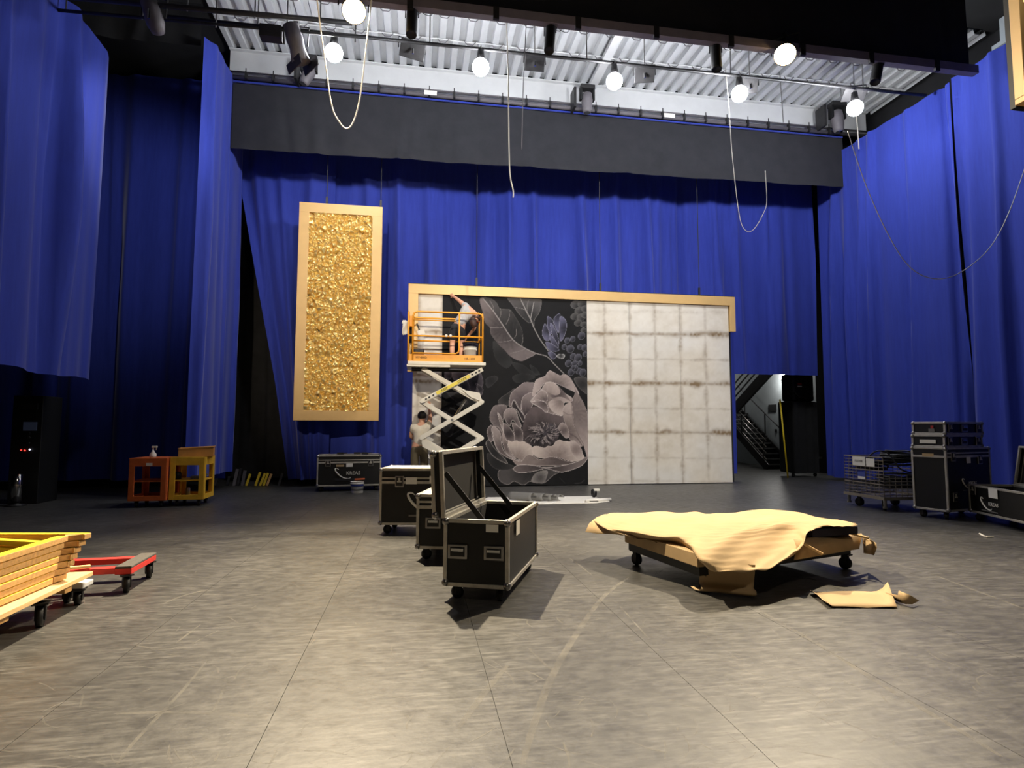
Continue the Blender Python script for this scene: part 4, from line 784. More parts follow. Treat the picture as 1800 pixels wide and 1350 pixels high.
# ------------------------------------------------------------------ flight cases
def caster(parent, x, y, h, rz=0.0, r=None, m='rubber'):
    r = r or h * .42; M = Matrix.Rotation(rz, 3, 'Z'); c = Vector((x, y, 0))
    a = obj('caster', MB().box(c + Vector((0, 0, h - .006)), (.1, .1, .012), M).box(c + M @ Vector((.028, 0, h * .62)), (.008, .05, h * .7), M).box(c + M @ Vector((-.028, 0, h * .62)), (.008, .05, h * .7), M).cyl(c + Vector((0, 0, h - .02)), c + Vector((0, 0, h)), .03, 10), 'dark_steel', parent)
    obj('wheel', MB().cyl(c + M @ Vector((-.02, 0, r)), c + M @ Vector((.02, 0, r)), r, 16), m, a, True)
def flight_case(label, loc, rz, Wd, D, H, ch=.13, lid=.2, handles=(), latches=(), labels=(), logos=(), open_side=None, open_angle=95, group=None, corners=True, name='flight_case', e=.032, casters=True, lid_h=None, top=None):
    t = thing(name, label, 'flight case', loc, rz, group); x, y = Wd / 2, D / 2
    def face(f, u, z, out):
        return {'front': Vector((u, -y - out, z)), 'left': Vector((-x - out, -u, z)), 'right': Vector((x + out, u, z)), 'back': Vector((-u, y + out, z))}[f]
    def fM(f): return Matrix.Rotation({'front': 0, 'left': -PI / 2, 'right': PI / 2, 'back': PI}[f], 3, 'Z')
    if open_side is None:
        obj('body', MB().box((0, 0, (ch + H) / 2), (Wd - .012, D - .012, H - ch - .012)), 'black_laminate', t)
        zl = H - lid if lid else None
    else:
        th = .014; bz = (ch + H) / 2; hh = H - ch
        obj('body', MB().box((0, -y + th, bz), (Wd - .01, th, hh - .01)).box((0, y - th, bz), (Wd - .01, th, hh - .01)).box((-x + th, 0, bz), (th, D - .01, hh - .01)).box((x - th, 0, bz), (th, D - .01, hh - .01)).box((0, 0, ch + .02), (Wd - .02, D - .02, .02)), 'black_laminate', t)
        obj('lining', MB().box((0, -y + 2.2 * th, bz), (Wd - .05, .006, hh - .05)).box((0, y - 2.2 * th, bz), (Wd - .05, .006, hh - .05)).box((-x + 2.2 * th, 0, bz), (.006, D - .05, hh - .05)).box((x - 2.2 * th, 0, bz), (.006, D - .05, hh - .05)).box((0, 0, ch + .035), (Wd - .05, D - .05, .006)), 'case_lining', t)
        zl = None
    p = e / 2 - .005
    def trims(par, z0, z1, off=Vector((0, 0, 0)), M=None):
        for sx in (-1, 1):
            for sy in (-1, 1): obj('edge_trim', MB().box((sx * (x - p), sy * (y - p), (z0 + z1) / 2), (e, e, z1 - z0)), 'aluminium', par, bevel=.003)
        for z in (z0 + p, z1 - p):
            for sy in (-1, 1): obj('edge_trim', MB().box((0, sy * (y - p), z), (Wd - e, e, e)), 'aluminium', par, bevel=.003)
            for sx in (-1, 1): obj('edge_trim', MB().box((sx * (x - p), 0, z), (e, D - e, e)), 'aluminium', par, bevel=.003)
    trims(t, ch, H)
    if top: obj('top_plate', MB().box((0, 0, H + .001), (Wd - .07, D - .07, .008)), top, t, bevel=.002)
    if corners:
        for sx in (-1, 1):
            for sy in (-1, 1):
                for z in ((ch + .02, H - .02)): obj('ball_corner', MB().sphere((sx * (x - .012), sy * (y - .012), z), .034, 8), 'steel', t, True)
    if zl:
        for sy in (-1, 1): obj('lid_band', MB().box((0, sy * (y + .002), zl - .022), (Wd - .02, .012, .036)), 'aluminium', t, bevel=.002); obj('lid_band', MB().box((0, sy * (y + .002), zl + .034), (Wd - .02, .012, .022)), 'aluminium', t, bevel=.002)
        for sx in (-1, 1): obj('lid_band', MB().box((sx * (x + .002), 0, zl - .022), (.012, D - .02, .036)), 'aluminium', t, bevel=.002)
    for f, u, z in handles:
        M = fM(f); h = obj('handle', MB().box(face(f, u, z, .004), (.17, .014, .12), M), 'steel', t, bevel=.008)
        obj('dish', MB().box(face(f, u, z, .009), (.125, .008, .075), M), 'black', h); obj('grip', MB().beam(face(f, u - .055, z + .018, .016), face(f, u + .055, z + .018, .016), .018, .03), 'chrome', h, bevel=.005)
    for f, u, z in latches:
        M = fM(f); h = obj('latch', MB().box(face(f, u, z, .006), (.12, .016, .15), M), 'steel', t, bevel=.01)
        obj('dish', MB().box(face(f, u, z, .012), (.09, .008, .115), M), 'dark_steel', h); obj('thumb_turn', MB().box(face(f, u, z + .0, .02), (.06, .012, .02), M).box(face(f, u, z + .025, .018), (.03, .01, .05), M), 'aluminium', h, bevel=.003)
    for f, u, z, w, h, m in labels: obj('label_card', MB().box(face(f, u, z, .008), (w, .003, h), fM(f)), m, t)
    for f, u, z, s in logos:
        M = fM(f).to_4x4() @ Matrix.Rotation(PI / 2, 4, 'X')
        obj('logo_text', text_mb('KREAS', .125 * s, Matrix.Translation(face(f, u + .1 * s, z, .008)) @ M), 'paper_white', t)
        sp = [(-.27, .10), (-.31, .13), (-.36, .12), (-.34, .05), (-.26, -.04), (-.14, -.12), (.0, -.14), (.03, -.1)]
        obj('logo_swoosh', MB().tube(catmull([face(f, u + a * s, z + b * s, .008) for a, b in sp], 4), [(.006 + .013 * math.sin(PI * i / 28)) * s for i in range(29)], 6), 'paper_white', t, True)
        obj('logo_line', MB().box(face(f, u - .05 * s, z - .17 * s, .008), (.6 * s, .003, .025 * s), fM(f)), 'grey_print', t)
    if casters:
        for sx in (-1, 1):
            for sy in (-1, 1): caster(t, sx * (x - .09), sy * (y - .09), ch, .6 * sx + .4 * sy)
    if open_side:
        # lid hinged on the left long edge (local -x) or back edge (local +y), standing open
        Ld = .10; lw = lid_h or Wd
        if open_side == 'left':
            H0 = Vector((-x, 0, H + .01)); a = math.radians(open_angle - 90); ux = Vector((-math.sin(a), 0, math.cos(a))); un = Vector((-math.cos(a), 0, -math.sin(a))); uv = Vector((0, 1, 0)); ln = D
        else:
            H0 = Vector((0, y, H + .01)); a = math.radians(open_angle - 90); ux = Vector((0, math.sin(a), math.cos(a))); un = Vector((0, math.cos(a), -math.sin(a))); uv = Vector((1, 0, 0)); ln = Wd
        Q = Matrix((uv, un, ux)).transposed()
        def lp(u, n_, h_): return H0 + uv * u + un * n_ + ux * h_
        ld = obj('lid', MB().box(lp(0, Ld - .007, lw / 2), (ln - .01, .014, lw - .01), Q).box(lp(-ln / 2 + .01, Ld / 2, lw / 2), (.014, Ld - .01, lw - .01), Q).box(lp(ln / 2 - .01, Ld / 2, lw / 2), (.014, Ld - .01, lw - .01), Q).box(lp(0, Ld / 2, .01), (ln - .01, Ld - .01, .014), Q).box(lp(0, Ld / 2, lw - .01), (ln - .01, Ld - .01, .014), Q), 'black_laminate', t)
        obj('lining', MB().box(lp(0, Ld - .018, lw / 2), (ln - .05, .006, lw - .05), Q), 'case_lining', ld)
        for n_ in (p, Ld - p):
            for h_ in (p, lw - p): obj('edge_trim', MB().box(lp(0, n_, h_), (ln, e, e), Q), 'aluminium', ld, bevel=.003)
            for u in (-ln / 2 + p, ln / 2 - p): obj('edge_trim', MB().box(lp(u, n_, lw / 2), (e, e, lw), Q), 'aluminium', ld, bevel=.003)
        for u in (-ln / 2 + .01, ln / 2 - .01):
            for h_ in (.02, lw - .02): obj('ball_corner', MB().sphere(lp(u, Ld - .02, h_), .034, 8), 'steel', ld, True)
        for u in (-ln / 2 + .12, ln / 2 - .12) if open_side == 'left' else (): obj('lid_strap', MB().beam(lp(u, .02, lw * .66), lp(u, -.30, -.05), .045, .008, (0, 1, 0) if open_side == 'left' else (1, 0, 0)), 'black', t)
        t['lidpt'] = 0
    return t
OC = flight_case('open black flight case standing nearest the viewer, lid up', (.735, 5.415, 0), math.radians(-22.4), .55, 1.25, .66, ch=.12, lid=None, handles=[('front', -.155, .40), ('front', .155, .40)],
            labels=[('front', .14, .60, .105, .06, 'paper_white'), ('right', -.3, .56, .13, .12, 'paper_white')], open_side='left', open_angle=93)
c, s = math.cos(math.radians(-12)), math.sin(math.radians(-12))
def corner_to_centre(fl_, rz, Wd, D):
    r = math.radians(rz); return (fl_[0] + Wd / 2 * math.cos(r) - D / 2 * math.sin(r), fl_[1] + Wd / 2 * math.sin(r) + D / 2 * math.cos(r), 0)
flight_case('tall black flight case with pale top behind the small case, left of centre', corner_to_centre((-.47, 8.05), -11, 1.25, .62), math.radians(-11), 1.25, .62, .87, ch=.13, lid=.16, latches=[('front', -.36, .70), ('front', .36, .70)], labels=[('front', -.2, .71, .15, .09, 'paper_white'), ('front', .12, .73, .15, .09, 'paper_white')], logos=[('front', .12, .42, 1.0)], top='white_plastic')
flight_case('small black flight case with a silver top, tucked behind the open case', corner_to_centre((.02, 6.42), -14, .6, .8), math.radians(-14), .6, .8, .70, ch=.13, lid=.11, handles=[('front', -.12, .40), ('front', .2, .40)], labels=[('front', -.08, .60, .12, .05, 'paper_white')], top='white_plastic')
flight_case('low black flight case by the back drape under the gold panel', corner_to_centre((-2.15, 13.45), 6, 1.38, .6), math.radians(6), 1.38, .6, .80, ch=.12, lid=.14, latches=[('front', -.46, .62), ('front', .46, .62)], labels=[('front', -.2, .57, .17, .045, 'kraft'), ('front', 0, .58, .14, .08, 'paper_white')], logos=[('front', .0, .40, .85)])
t = thing('hand_saw', 'hand saw with orange grip lying across the paint bucket', 'tool', (-1.12, 13.25, .2)); obj('blade', MB().beam((-.42, 0, .06), (.0, 0, .06), .008, .05), 'dark_steel', t); obj('grip', MB().beam((0, 0, .06), (.22, 0, .07), .02, .035), 'orange_grip', t, bevel=.008)
t.location = (-1.32, 13.28, .22)
t = bucket('paint_bucket', 'white and blue paint bucket on the floor before the low flight case', (-1.25, 13.15, 0), .14, .25)
obj('blue_stripe', MB().lathe([(.139, .15), (.142, .2), (.138, .2), (.136, .15)], 20), 'blue_print', t, True); obj('print_band', MB().lathe([(.132, .06), (.135, .12), (.131, .12), (.129, .06)], 20), 'grey_print', t, True)
for dx, z in ((-.25, .83), (.12, .835), (.3, .83)):
    o = obj('hand_tool', MB().box((-1.45 + dx, 13.8, z), (.14, .06, .04)).cyl((-1.45 + dx + .06, 13.8, z), (-1.45 + dx + .16, 13.78, z + .01), .014, 6), 'dark_steel'); tag(o, {-.25: 'flat dark tool at the left on the low flight case', .12: 'small dark tool in the middle on the low flight case', .3: 'dark tool at the right end on the low flight case'}[dx], 'tool', 'tools on the low flight case')
# right-hand group
rT = math.radians(15)
flight_case('upright black flight case at the right with two rack cases on top', (8.17 + .6 * math.cos(rT) - .26 * math.sin(rT), 7.9 + .6 * math.sin(rT) + .26 * math.cos(rT), 0), rT, 1.2, .52, 1.12, ch=.13, lid=.12, latches=[('front', .3, .92), ('front', -.42, .98), ('front', -.42, .35)], labels=[('front', -.02, .92, .11, .1, 'paper_white'), ('left', .0, 1.0, .17, .05, 'kraft')], logos=[('front', .0, .55, .6)])
for k, (z, l, lb) in enumerate(((1.12, 'lower rack case on the upright flight case, white label on its end', [('left', .0, .095, .24, .06, 'paper_white')]), (1.325, 'upper rack case on the upright flight case, red sticker on its end', [('left', .06, .12, .04, .05, 'red_print'), ('left', .05, .07, .09, .05, 'grey_print')]))):
    flight_case(l, (8.19 + .52 * math.cos(rT) - .26 * math.sin(rT) + .02 * k, 7.92 + .52 * math.sin(rT) + .26 * math.cos(rT), z), rT, 1.02, .5, .2, ch=.004, lid=None, casters=False, handles=[('front', 0, .1)], latches=[('front', -.38, .1), ('front', .38, .1)], labels=lb, group='rack cases on the upright flight case', name='rack_case')
u = (Vector((8.21, 6.82, 0)) - Vector((8.61, 8.01, 0))).normalized(); rz = math.atan2(u.y, u.x); ctr = Vector((8.60, 7.95, 0)) + u * .75 + Vector((-u.y, u.x, 0)) * .32
flight_case('long open black flight case cut off by the right edge of the view', tuple(ctr), rz, 1.5, .64, .55, ch=.13, lid=None, handles=[], latches=[('front', -.62, .47)], labels=[('front', -.15, .47, .2, .14, 'paper_white')], logos=[('front', -.22, .30, .62)], open_side='back', open_angle=100, lid_h=.6)

# ------------------------------------------------------------------ wire cage cart with cables
ct = thing('wire_cage_cart', 'wire mesh cage cart full of black cable at the right', 'cage cart', (8.45, 9.35, 0), math.radians(-2))
X0c, X1c, Y0c, Y1c, Zb, Zt = -.5, .5, -.48, .48, .22, .92
for nm, a, b, zt in (('mesh_side', (X0c, Y0c), (X0c, Y1c), Zt), ('mesh_side', (X0c, Y1c), (X1c, Y1c), Zt), ('mesh_side', (X1c, Y0c), (X1c, Y1c), Zt), ('mesh_side', (X0c, Y0c), (X1c, Y0c), .62)):
    mbm = MB(); A = Vector((*a, 0)); Bq = Vector((*b, 0)); nW = 9; k = 0
    for i in range(nW + 1): q = A.lerp(Bq, i / nW); mbm.tube([q + Vector((0, 0, Zb)), q + Vector((0, 0, zt))], .006, 5)
    nz = int((zt - Zb) / .055)
    for i in range(nz + 1): z = Zb + (zt - Zb) * i / nz; mbm.tube([A + Vector((0, 0, z)), Bq + Vector((0, 0, z))], .006 if i % 4 else .010, 5)
    obj(nm, mbm, 'wire', ct)
obj('deck_frame', MB().box((0, Y0c, Zb), (1.02, .05, .05)).box((0, Y1c, Zb), (1.02, .05, .05)).box((X0c, 0, Zb), (.05, 1.0, .05)).box((X1c, 0, Zb), (.05, 1.0, .05)).box((0, 0, Zb - .01), (1, .96, .012)), 'wire', ct)
for sx in (-1, 1):
    for sy in (-1, 1): obj('foot', MB().cyl((sx * .46, sy * .44, .07), (sx * .46, sy * .44, Zb), .028, 10).cyl((sx * .46, sy * .44, .05), (sx * .46, sy * .44, .075), .04, 10), 'steel', ct); caster(ct, sx * .36, sy * .30, .2, .5 * sy, .075)
obj('blue_sign', MB().box((X0c - .012, .03, .6), (.008, .18, .08)), 'blue_print', ct); obj('white_sign', MB().box((X0c - .012, .03, .54), (.006, .18, .05)), 'paper_white', ct)
obj('paper_sign', MB().box((X0c - .014, .08, .83), (.006, .32, .16)), 'paper_white', ct); obj('paper_sign', MB().box((X0c - .014, -.2, .82), (.006, .2, .14)), 'paper_white', ct)
obj('sign_text', text_mb('FEEDER', .06, Matrix.Translation((X0c - .019, .08, .83)) @ Matrix.Rotation(-PI / 2, 4, 'Z') @ Matrix.Rotation(PI / 2, 4, 'X')), 'grey_print', ct)
rg = random.Random(5)
for k, (cx, cy, cz, R, n_, l) in enumerate(((.15, -.1, .90, .36, 15, 'big coil of black cable heaped on top of the cage cart'), (-.2, .18, .78, .3, 12, 'black cable coil at the back of the cage cart'), (.15, -.05, .5, .36, 14, 'black cable coil deep inside the cage cart'))):
    mbm = MB()
    for i in range(n_):
        r = R * rg.uniform(.6, 1.0); tx, ty = rg.uniform(-.18, .18), rg.uniform(-.18, .18); dz = .012 * i - .08
        mbm.tube([(cx + 8.45 + r * math.cos(q) + rg.uniform(-.006, .006), cy + 9.35 + r * .8 * math.sin(q), cz + dz + tx * r * math.cos(q) + ty * r * math.sin(q)) for q in [2 * PI * j / 22 for j in range(23)]], .016, 6)
    tag(obj('cable_coil', mbm, 'cable_black', smooth=True), l, 'cable', 'cable coils in the cage cart')
tag(obj('cable_tail', MB().tube(catmull([(8.0, 9.3, .9), (8.05, 9.15, 1.02), (8.2, 9.05, .98), (8.3, 8.92, .72), (8.6, 8.88, .64), (8.95, 8.9, .6)], 6), .014, 6), 'cable_black', smooth=True), 'loose black cable end arching over the rim of the cage cart', 'cable')
tag(obj('paper_scrap', MB().tube(catmull([pZ(1722, 938, .01), pZ(1732, 943, .012), pZ(1746, 944, .008)], 4), .012, 5), 'paper_white'), 'tiny curled paper scrap on the floor before the right flight case', 'paper')

# ------------------------------------------------------------------ platform dolly wrapped in kraft paper
pf, plf, prt = Vector((2.38, 4.73, 0)), Vector((2.15, 5.91, 0)), Vector((4.43, 5.35, 0)); pbk = plf + prt - pf
ctr = (plf + prt) / 2
dl = thing('platform_dolly', 'low rolling platform with boards wrapped in brown kraft paper', 'platform', tuple(ctr))
def quadslab(mb, inset, z0, z1):
    c_ = ctr; P = [p + (c_ - p).normalized() * inset for p in (pf, prt, pbk, plf)]
    return mb.prism([(p.x, p.y, z0) for p in P], (0, 0, z1 - z0))
obj('base_frame', quadslab(MB(), .06, .15, .23), 'black', dl, world=True)
obj('wrapped_board', quadslab(MB(), .02, .23, .345), 'kraft_dark', dl, world=True, bevel=.006, label='board wrapped in brown paper')
obj('dark_board', MB().prism([tuple(pZ(*p, .46)) for p in ((1428, 931), (1508, 925), (1362, 898), (1300, 905))], (0, 0, -.075)), 'navy', dl, world=True, bevel=.006)
ccen = [pf.lerp(ctr, .16), plf.lerp(ctr, .12), prt.lerp(ctr, .1), pbk.lerp(ctr, .12)]
for q in ccen: caster(dl, q.x - ctr.x, q.y - ctr.y, .15, .4, .06)
rows = [[(1075, 902, .44), (1160, 900, .46), (1225, 901, .46), (1265, 903, .455), (1355, 895, .485), (1435, 908, .490)],
        [(1050, 909, .43), (1150, 910, .46), (1225, 911, .465), (1270, 912, .465), (1375, 904, .490), (1480, 916, .490)],
        [(1044, 915, .40), (1138, 926, .44), (1225, 924, .465), (1290, 922, .465), (1385, 912, .490), (1508, 922, .485)],
        [(1058, 926, .38), (1148, 940, .41), (1226, 937, .455), (1300, 931, .46), (1385, 917, .487), (1475, 926, .485)],
        [(1085, 936, .36), (1180, 949, .385), (1228, 947, .44), (1305, 936, .452), (1380, 922, .478), (1446, 925, .482)],
        [(1105, 943, .345), (1195, 954, .365), (1230, 964, .410), (1312, 950, .400), (1392, 935, .42), (1420, 936, .46)],
        [(1125, 947, .34), (1205, 961, .345), (1238, 986, .340), (1318, 976, .315), (1398, 958, .345), (1412, 956, .40)],
        [(1140, 950, .335), (1213, 970, .32), (1250, 1002, .275), (1310, 1004, .24), (1352, 999, .25), (1396, 975, .30)]]
ctrl = [[pZ(*q) if q[0] > 5 else pZ(*rows[4][j]) + Vector(q) for j, q in enumerate(r)] for r in rows]
fine = [catmull(r, 8) for r in ctrl]; cols = [catmull([fine[i][j] for i in range(len(fine))], 6) for j in range(len(fine[0]))]
rg = random.Random(9)
for j, cl in enumerate(cols):
    for i, p in enumerate(cl): p.z += .006 * math.sin(.9 * j + .5 * i) + .004 * math.sin(2.3 * i - .7 * j)
obj('paper_sheet', MB().grid(cols), 'kraft', dl, True, world=True, solid=.003, label='kraft paper sheet draped over the boards')
# drooping left corner, right flap, torn front roll, loose batten
obj('paper_flap', MB().grid([[pZ(1046, 912, .42), pZ(1075, 927, .38), pZ(1098, 942, .35)], [pZ(1036, 920, .36), pZ(1060, 934, .32), pZ(1088, 940, .33)], [pZ(1029, 935, .30), pZ(1050, 938, .29), pZ(1078, 939, .32)]]), 'kraft', dl, True, world=True, solid=.003)
obj('paper_flap', MB().grid([[pZ(1510, 938, .36), pZ(1516, 945, .31), pZ(1518, 972, .22)], [pZ(1522, 943, .35), pZ(1530, 952, .31), pZ(1528, 974, .21)], [pZ(1540, 955, .33), pZ(1541, 963, .29), pZ(1536, 976, .21)]]), 'kraft', dl, True, world=True, solid=.003)
fr = []
for i in range(9):
    f_ = i / 8; a = pZ(1232 + 96 * f_, 985 + 8 * f_, .27); row = []
    for k in range(12):
        w = k / 11
        if w < .55: q = a + Vector((-.02 * w, .04 * w, -.20 * (w / .55)))
        else:
            an = (w - .55) / .45 * 4.2; q = a + Vector((-.01, .03, -.2)) + Vector((-.012 * an, -.075 * math.sin(an) - .01, -.028 + .028 * math.cos(an)))
        row.append(q)
    fr.append(row)
obj('paper_curl', MB().grid(fr), 'kraft', dl, True, world=True, solid=.003, label='loose paper end curling down to the floor')
obj('front_wrap', MB().grid([[pZ(1395 + i * 24, 948 - i * 2, .40 - .01 * i) for i in range(6)], [pZ(1400 + i * 23, 962 - i * 4, .34) for i in range(6)], [pZ(1395 + i * 23, 985 - i * 4.0, .24) for i in range(6)]]), 'kraft_dark', dl, True, world=True, solid=.003)
obj('batten', MB().beam(pZ(1411, 955, .37), pZ(1446, 974, .29), .03, .02), 'wood_pale', dl, world=True); obj('batten', MB().beam(pZ(1496, 938, .38), pZ(1527, 946, .36), .03, .015), 'wood_pale', dl, world=True)
t = thing('paper_scrap', 'torn piece of brown paper lying on the floor before the wrapped platform', 'paper', tuple(pZ(1510, 1055)))
P = []
for i in range(15):
    f_ = i / 14; top = pZ(1423 + 138 * f_, 1043 - 4 * f_, .004); bot = pZ(1455 + 122 * f_, 1068 + 1 * f_, .004); row = []
    for k in range(5):
        q = top.lerp(bot, k / 4); q.z = .004 + .012 * abs(math.sin(4 * f_ + k)) + (.07 * max(0, f_ - .9) * 10 * (1 - k / 4)) + (.03 if i == 0 else 0); row.append(q)
    P.append(row)
obj('sheet', MB().grid(P), 'kraft', t, True, world=True, solid=.002)
obj('torn_end', MB().grid([[pZ(1556, 1042, .03), pZ(1578, 1058, .005)], [pZ(1578, 1046, .07), pZ(1592, 1062, .01)], [pZ(1580, 1038, .10), pZ(1604, 1062, .02)], [pZ(1600, 1046, .09), pZ(1616, 1056, .03)]]), 'kraft', t, True, world=True, solid=.002)

# ------------------------------------------------------------------ wallpaper sheet and offcuts on the floor by the mural
t = thing('wallpaper_sheet', 'long white sheet lying on the floor before the mural', 'paper', (2.5, 11.5, 0))
obj('sheet', MB().prism([tuple(pZ(*p, .01)) for p in ((848, 879), (935, 886), (1048, 884), (1072, 881), (1040, 872), (858, 874))], (0, 0, -.008)), 'paper_white', t, world=True)
obj('rolled_edge', MB().cyl(pZ(1030, 881, .035), pZ(1073, 878, .03), .035, 12), 'paper_white', t, True, world=True); obj('paper_label', MB().box(pZ(1044, 881, .07), (.16, .03, .012)), 'black', t, world=True)
for k, (px, l) in enumerate(((918, 'leftmost dark floral offcut curled on the white sheet'), (938, 'second dark floral offcut curled on the white sheet'), (953, 'third dark floral offcut curled on the white sheet'), (966, 'rightmost dark floral offcut curled on the white sheet'))):
    p = pZ(px, 880, .01); rr = .075 - .006 * k; P = []
    for i in range(8): P.append([p + Vector((-.2 + .4 * i / 7 - .06 * math.cos(a), .16 - .3 * i / 7 + rr * math.sin(a) * .6, rr * .9 + rr * .9 * math.sin(a - .3) + .02)) for a in [-1.2 + q * .5 for q in range(10)]])
    tag(obj('wallpaper_offcut', MB().grid(P), 'offcut' if 'offcut' in MATS else 'print_grey' if 'print_grey' in MATS else 'grey_print', smooth=True, solid=.003), l, 'paper', 'floral offcuts on the white sheet')
p = pZ(1044, 875, .0); t = thing('tape_dispenser', 'small black and white tape gun on the white sheet', 'tool', tuple(p)); obj('reel', MB().cyl((-.04, 0, .1), (.04, 0, .1), .075, 14), 'black', t, True); obj('head', MB().box((.05, -.02, .16), (.12, .08, .05)), 'white_plastic', t, bevel=.01); obj('grip', MB().box((0, 0, .03), (.05, .05, .09)), 'black', t, bevel=.01)

# ------------------------------------------------------------------ orange and yellow carts
def cart(label, fl_, rz, Wd, D, H, m, name='wooden_cart', ch=.12):
    t = thing(name, label, 'cart', corner_to_centre(fl_, rz, Wd, D), math.radians(rz), 'painted wooden carts at the left'); x, y = Wd / 2, D / 2; e = .085; th = .022
    for nm, yy in (('front_frame', -y), ('rear_frame', y)):
        mbf = MB()
        for sx in (-1, 1): mbf.box((sx * (x - e / 2), yy, (H + ch) / 2), (e, th, H - ch))
        mbf.box((0, yy, H - e * .8), (Wd - 2 * e, th, e * 1.6)).box((0, yy, ch + e / 2), (Wd - 2 * e, th, e)); obj(nm, mbf, m, t, bevel=.003)
    for sx in (-1, 1):
        mbf = MB()
        for sy in (-1, 1): mbf.box((sx * x, sy * (y - e / 2), (H + ch) / 2), (th, e, H - ch))
        mbf.box((sx * x, 0, H - e * .8), (th, D - 2 * e, e * 1.6)).box((sx * x, 0, ch + e / 2), (th, D - 2 * e, e)); obj('side_frame', mbf, m, t, bevel=.003)
    obj('top_board', MB().box((0, 0, H), (Wd + .02, D + .02, .02)), m, t, bevel=.003); obj('shelf', MB().box((0, 0, .46), (Wd - .02, D - .02, .02)), m, t); obj('bottom_board', MB().box((0, 0, ch + .02), (Wd - .02, D - .02, .02)), m, t)
    for sx in (-1, 1):
        for sy in (-1, 1): caster(t, sx * (x - .1), sy * (y - .1), ch, .3)
    return t
oc = cart('orange wooden cart with two open shelves by the left leg drape', (-4.98, 11.28), 1, .60, .62, .86, 'cart_orange')
obj('sticker', MB().box((.02, -.325, .76), (.1, .004, .05)), 'paper_white', oc)
yc = cart('yellow wooden cart with two open shelves beside the orange cart', (-4.345, 11.36), 3, .56, .62, .87, 'cart_yellow')
t = thing('wooden_crate', 'tan wooden crate sitting askew on the yellow cart', 'crate', (-4.02, 11.68, .88), .25)
obj('side', MB().box((0, -.23, .08), (.56, .02, .15)), 'cart_tan', t); obj('side', MB().box((0, .23, .08), (.56, .02, .15)), 'cart_tan', t); obj('side', MB().box((-.27, 0, .08), (.02, .46, .15)), 'cart_tan', t); obj('side', MB().box((.27, 0, .08), (.02, .46, .15)), 'cart_tan', t); obj('bottom', MB().box((0, 0, .015), (.54, .46, .02)), 'cart_tan', t)
obj('cover', MB().box((0, 0, .165), (.58, .5, .015), Matrix.Rotation(-.05, 3, 'Y')), 'cart_tan', t)
t = thing('spray_bottle', 'small white spray bottle on the orange cart', 'bottle', (-4.70, 11.5, .872)); obj('body', MB().lathe([(.05, 0), (.055, .02), (.055, .06), (.02, .11), (.015, .14)], 14), 'paper_white', t, True); obj('trigger', MB().box((.02, 0, .19), (.09, .03, .035)).box((.0, 0, .15), (.02, .02, .06)).box((.05, 0, .16), (.012, .012, .05)), 'white_plastic', t, bevel=.004)
for (dx, dz, r, h, l) in ((-.2, .472, .055, .13, 'grey tin on the upper shelf of the yellow cart'), (-.02, .165, .04, .16, 'pale bottle on the lower shelf of the yellow cart')):
    o = obj('tin' if dz > .3 else 'bottle', MB().lathe([(r, 0), (r, h * .8), (r * .7, h), (r * .6, h)], 14), 'dark_steel' if dz > .3 else 'steel', None, True); o.location = (-4.1 + dx, 11.6, dz); tag(o, l, 'container')
o = obj('tool_pile', MB().box((0, 0, .03), (.24, .14, .05)).box((.08, .03, .07), (.12, .1, .04)), 'carpet_grey', None, bevel=.01); o.location = (-3.95, 11.6, .472); tag(o, 'grey jumble of tools on the upper shelf of the yellow cart', 'tools')

# ------------------------------------------------------------------ stacked frames on dolly, red dolly (left foreground)
wd = thing('wooden_dolly', 'plank dolly carrying the stack of yellow frames at the left edge', 'dolly', (-2.9, 4.5, 0))
for i in range(3):
    obj('plank', MB().beam((-2.60 - .185 * i, 3.2, .235), (-2.66 - .185 * i, 5.30 - .04 * i, .235), .175, .035), 'wood_pale', wd, world=True, bevel=.004)
for y in (3.6, 4.3, 5.0): obj('cross_batten', MB().box((-2.84, y, .19), (.5, .09, .045)), 'wood', wd, world=True)
for (x, y) in ((-2.63, 4.75), (-3.0, 4.75), (-2.63, 3.4), (-3.0, 3.4)): caster(wd, x + 2.9, y - 4.5, .17, .35, .075)
rg = random.Random(4)
NF = 7
for i in range(NF):
    z = .262 + .0475 * i + .02; t = thing('wooden_truss', ('topmost' if i == NF - 1 else 'lowest' if i == 0 else ['second', 'third', 'fourth', 'fifth', 'sixth'][i - 1]) + (' ' if i in (0, NF - 1) else ' from the bottom ') + 'A-shaped wooden truss in the stack, ' + ('yellow painted top' if i == NF - 1 else 'raw wood edge showing'), 'truss', (-2.66, 5.0, z), 0, 'A-shaped trusses stacked on the dolly')
    k = i / (NF - 1); tip = .10 * (1 - k); d = rg.uniform(-.012, .012)
    apex = Vector((-2.535 - tip * .9 + d, 5.10 - tip, z)); near = Vector((-2.67 + d, 5.02 - tip * 1.3, z)); hh = .040
    obj('near_leg', MB().beam(near, near + Vector((-.01, -2.0, 0)), .075, hh), 'wood', t, world=True, bevel=.003)
    obj('near_leg_top', MB().beam(near + Vector((0, -.01, hh / 2 + .001)), near + Vector((-.01, -1.98, hh / 2 + .001)), .07, .003), 'yellow_paint', t, world=True)
    obj('far_leg', MB().beam(apex, apex + Vector((-1.5, .22, 0)), .075, hh), 'wood', t, world=True, bevel=.003)
    obj('far_leg_top', MB().beam(apex + Vector((-.01, 0, hh / 2 + .001)), apex + Vector((-1.48, .217, hh / 2 + .001)), .07, .003), 'yellow_paint', t, world=True)
    obj('brace', MB().beam(near + Vector((-.05, -.2, 0)), apex + Vector((-1.1, .1, 0)), .06, hh * .9), 'yellow_paint', t, world=True)
    obj('end_block', MB().beam(near + Vector((.0, .03, 0)), apex + Vector((-.02, .0, 0)), .06, hh), 'wood', t, world=True)
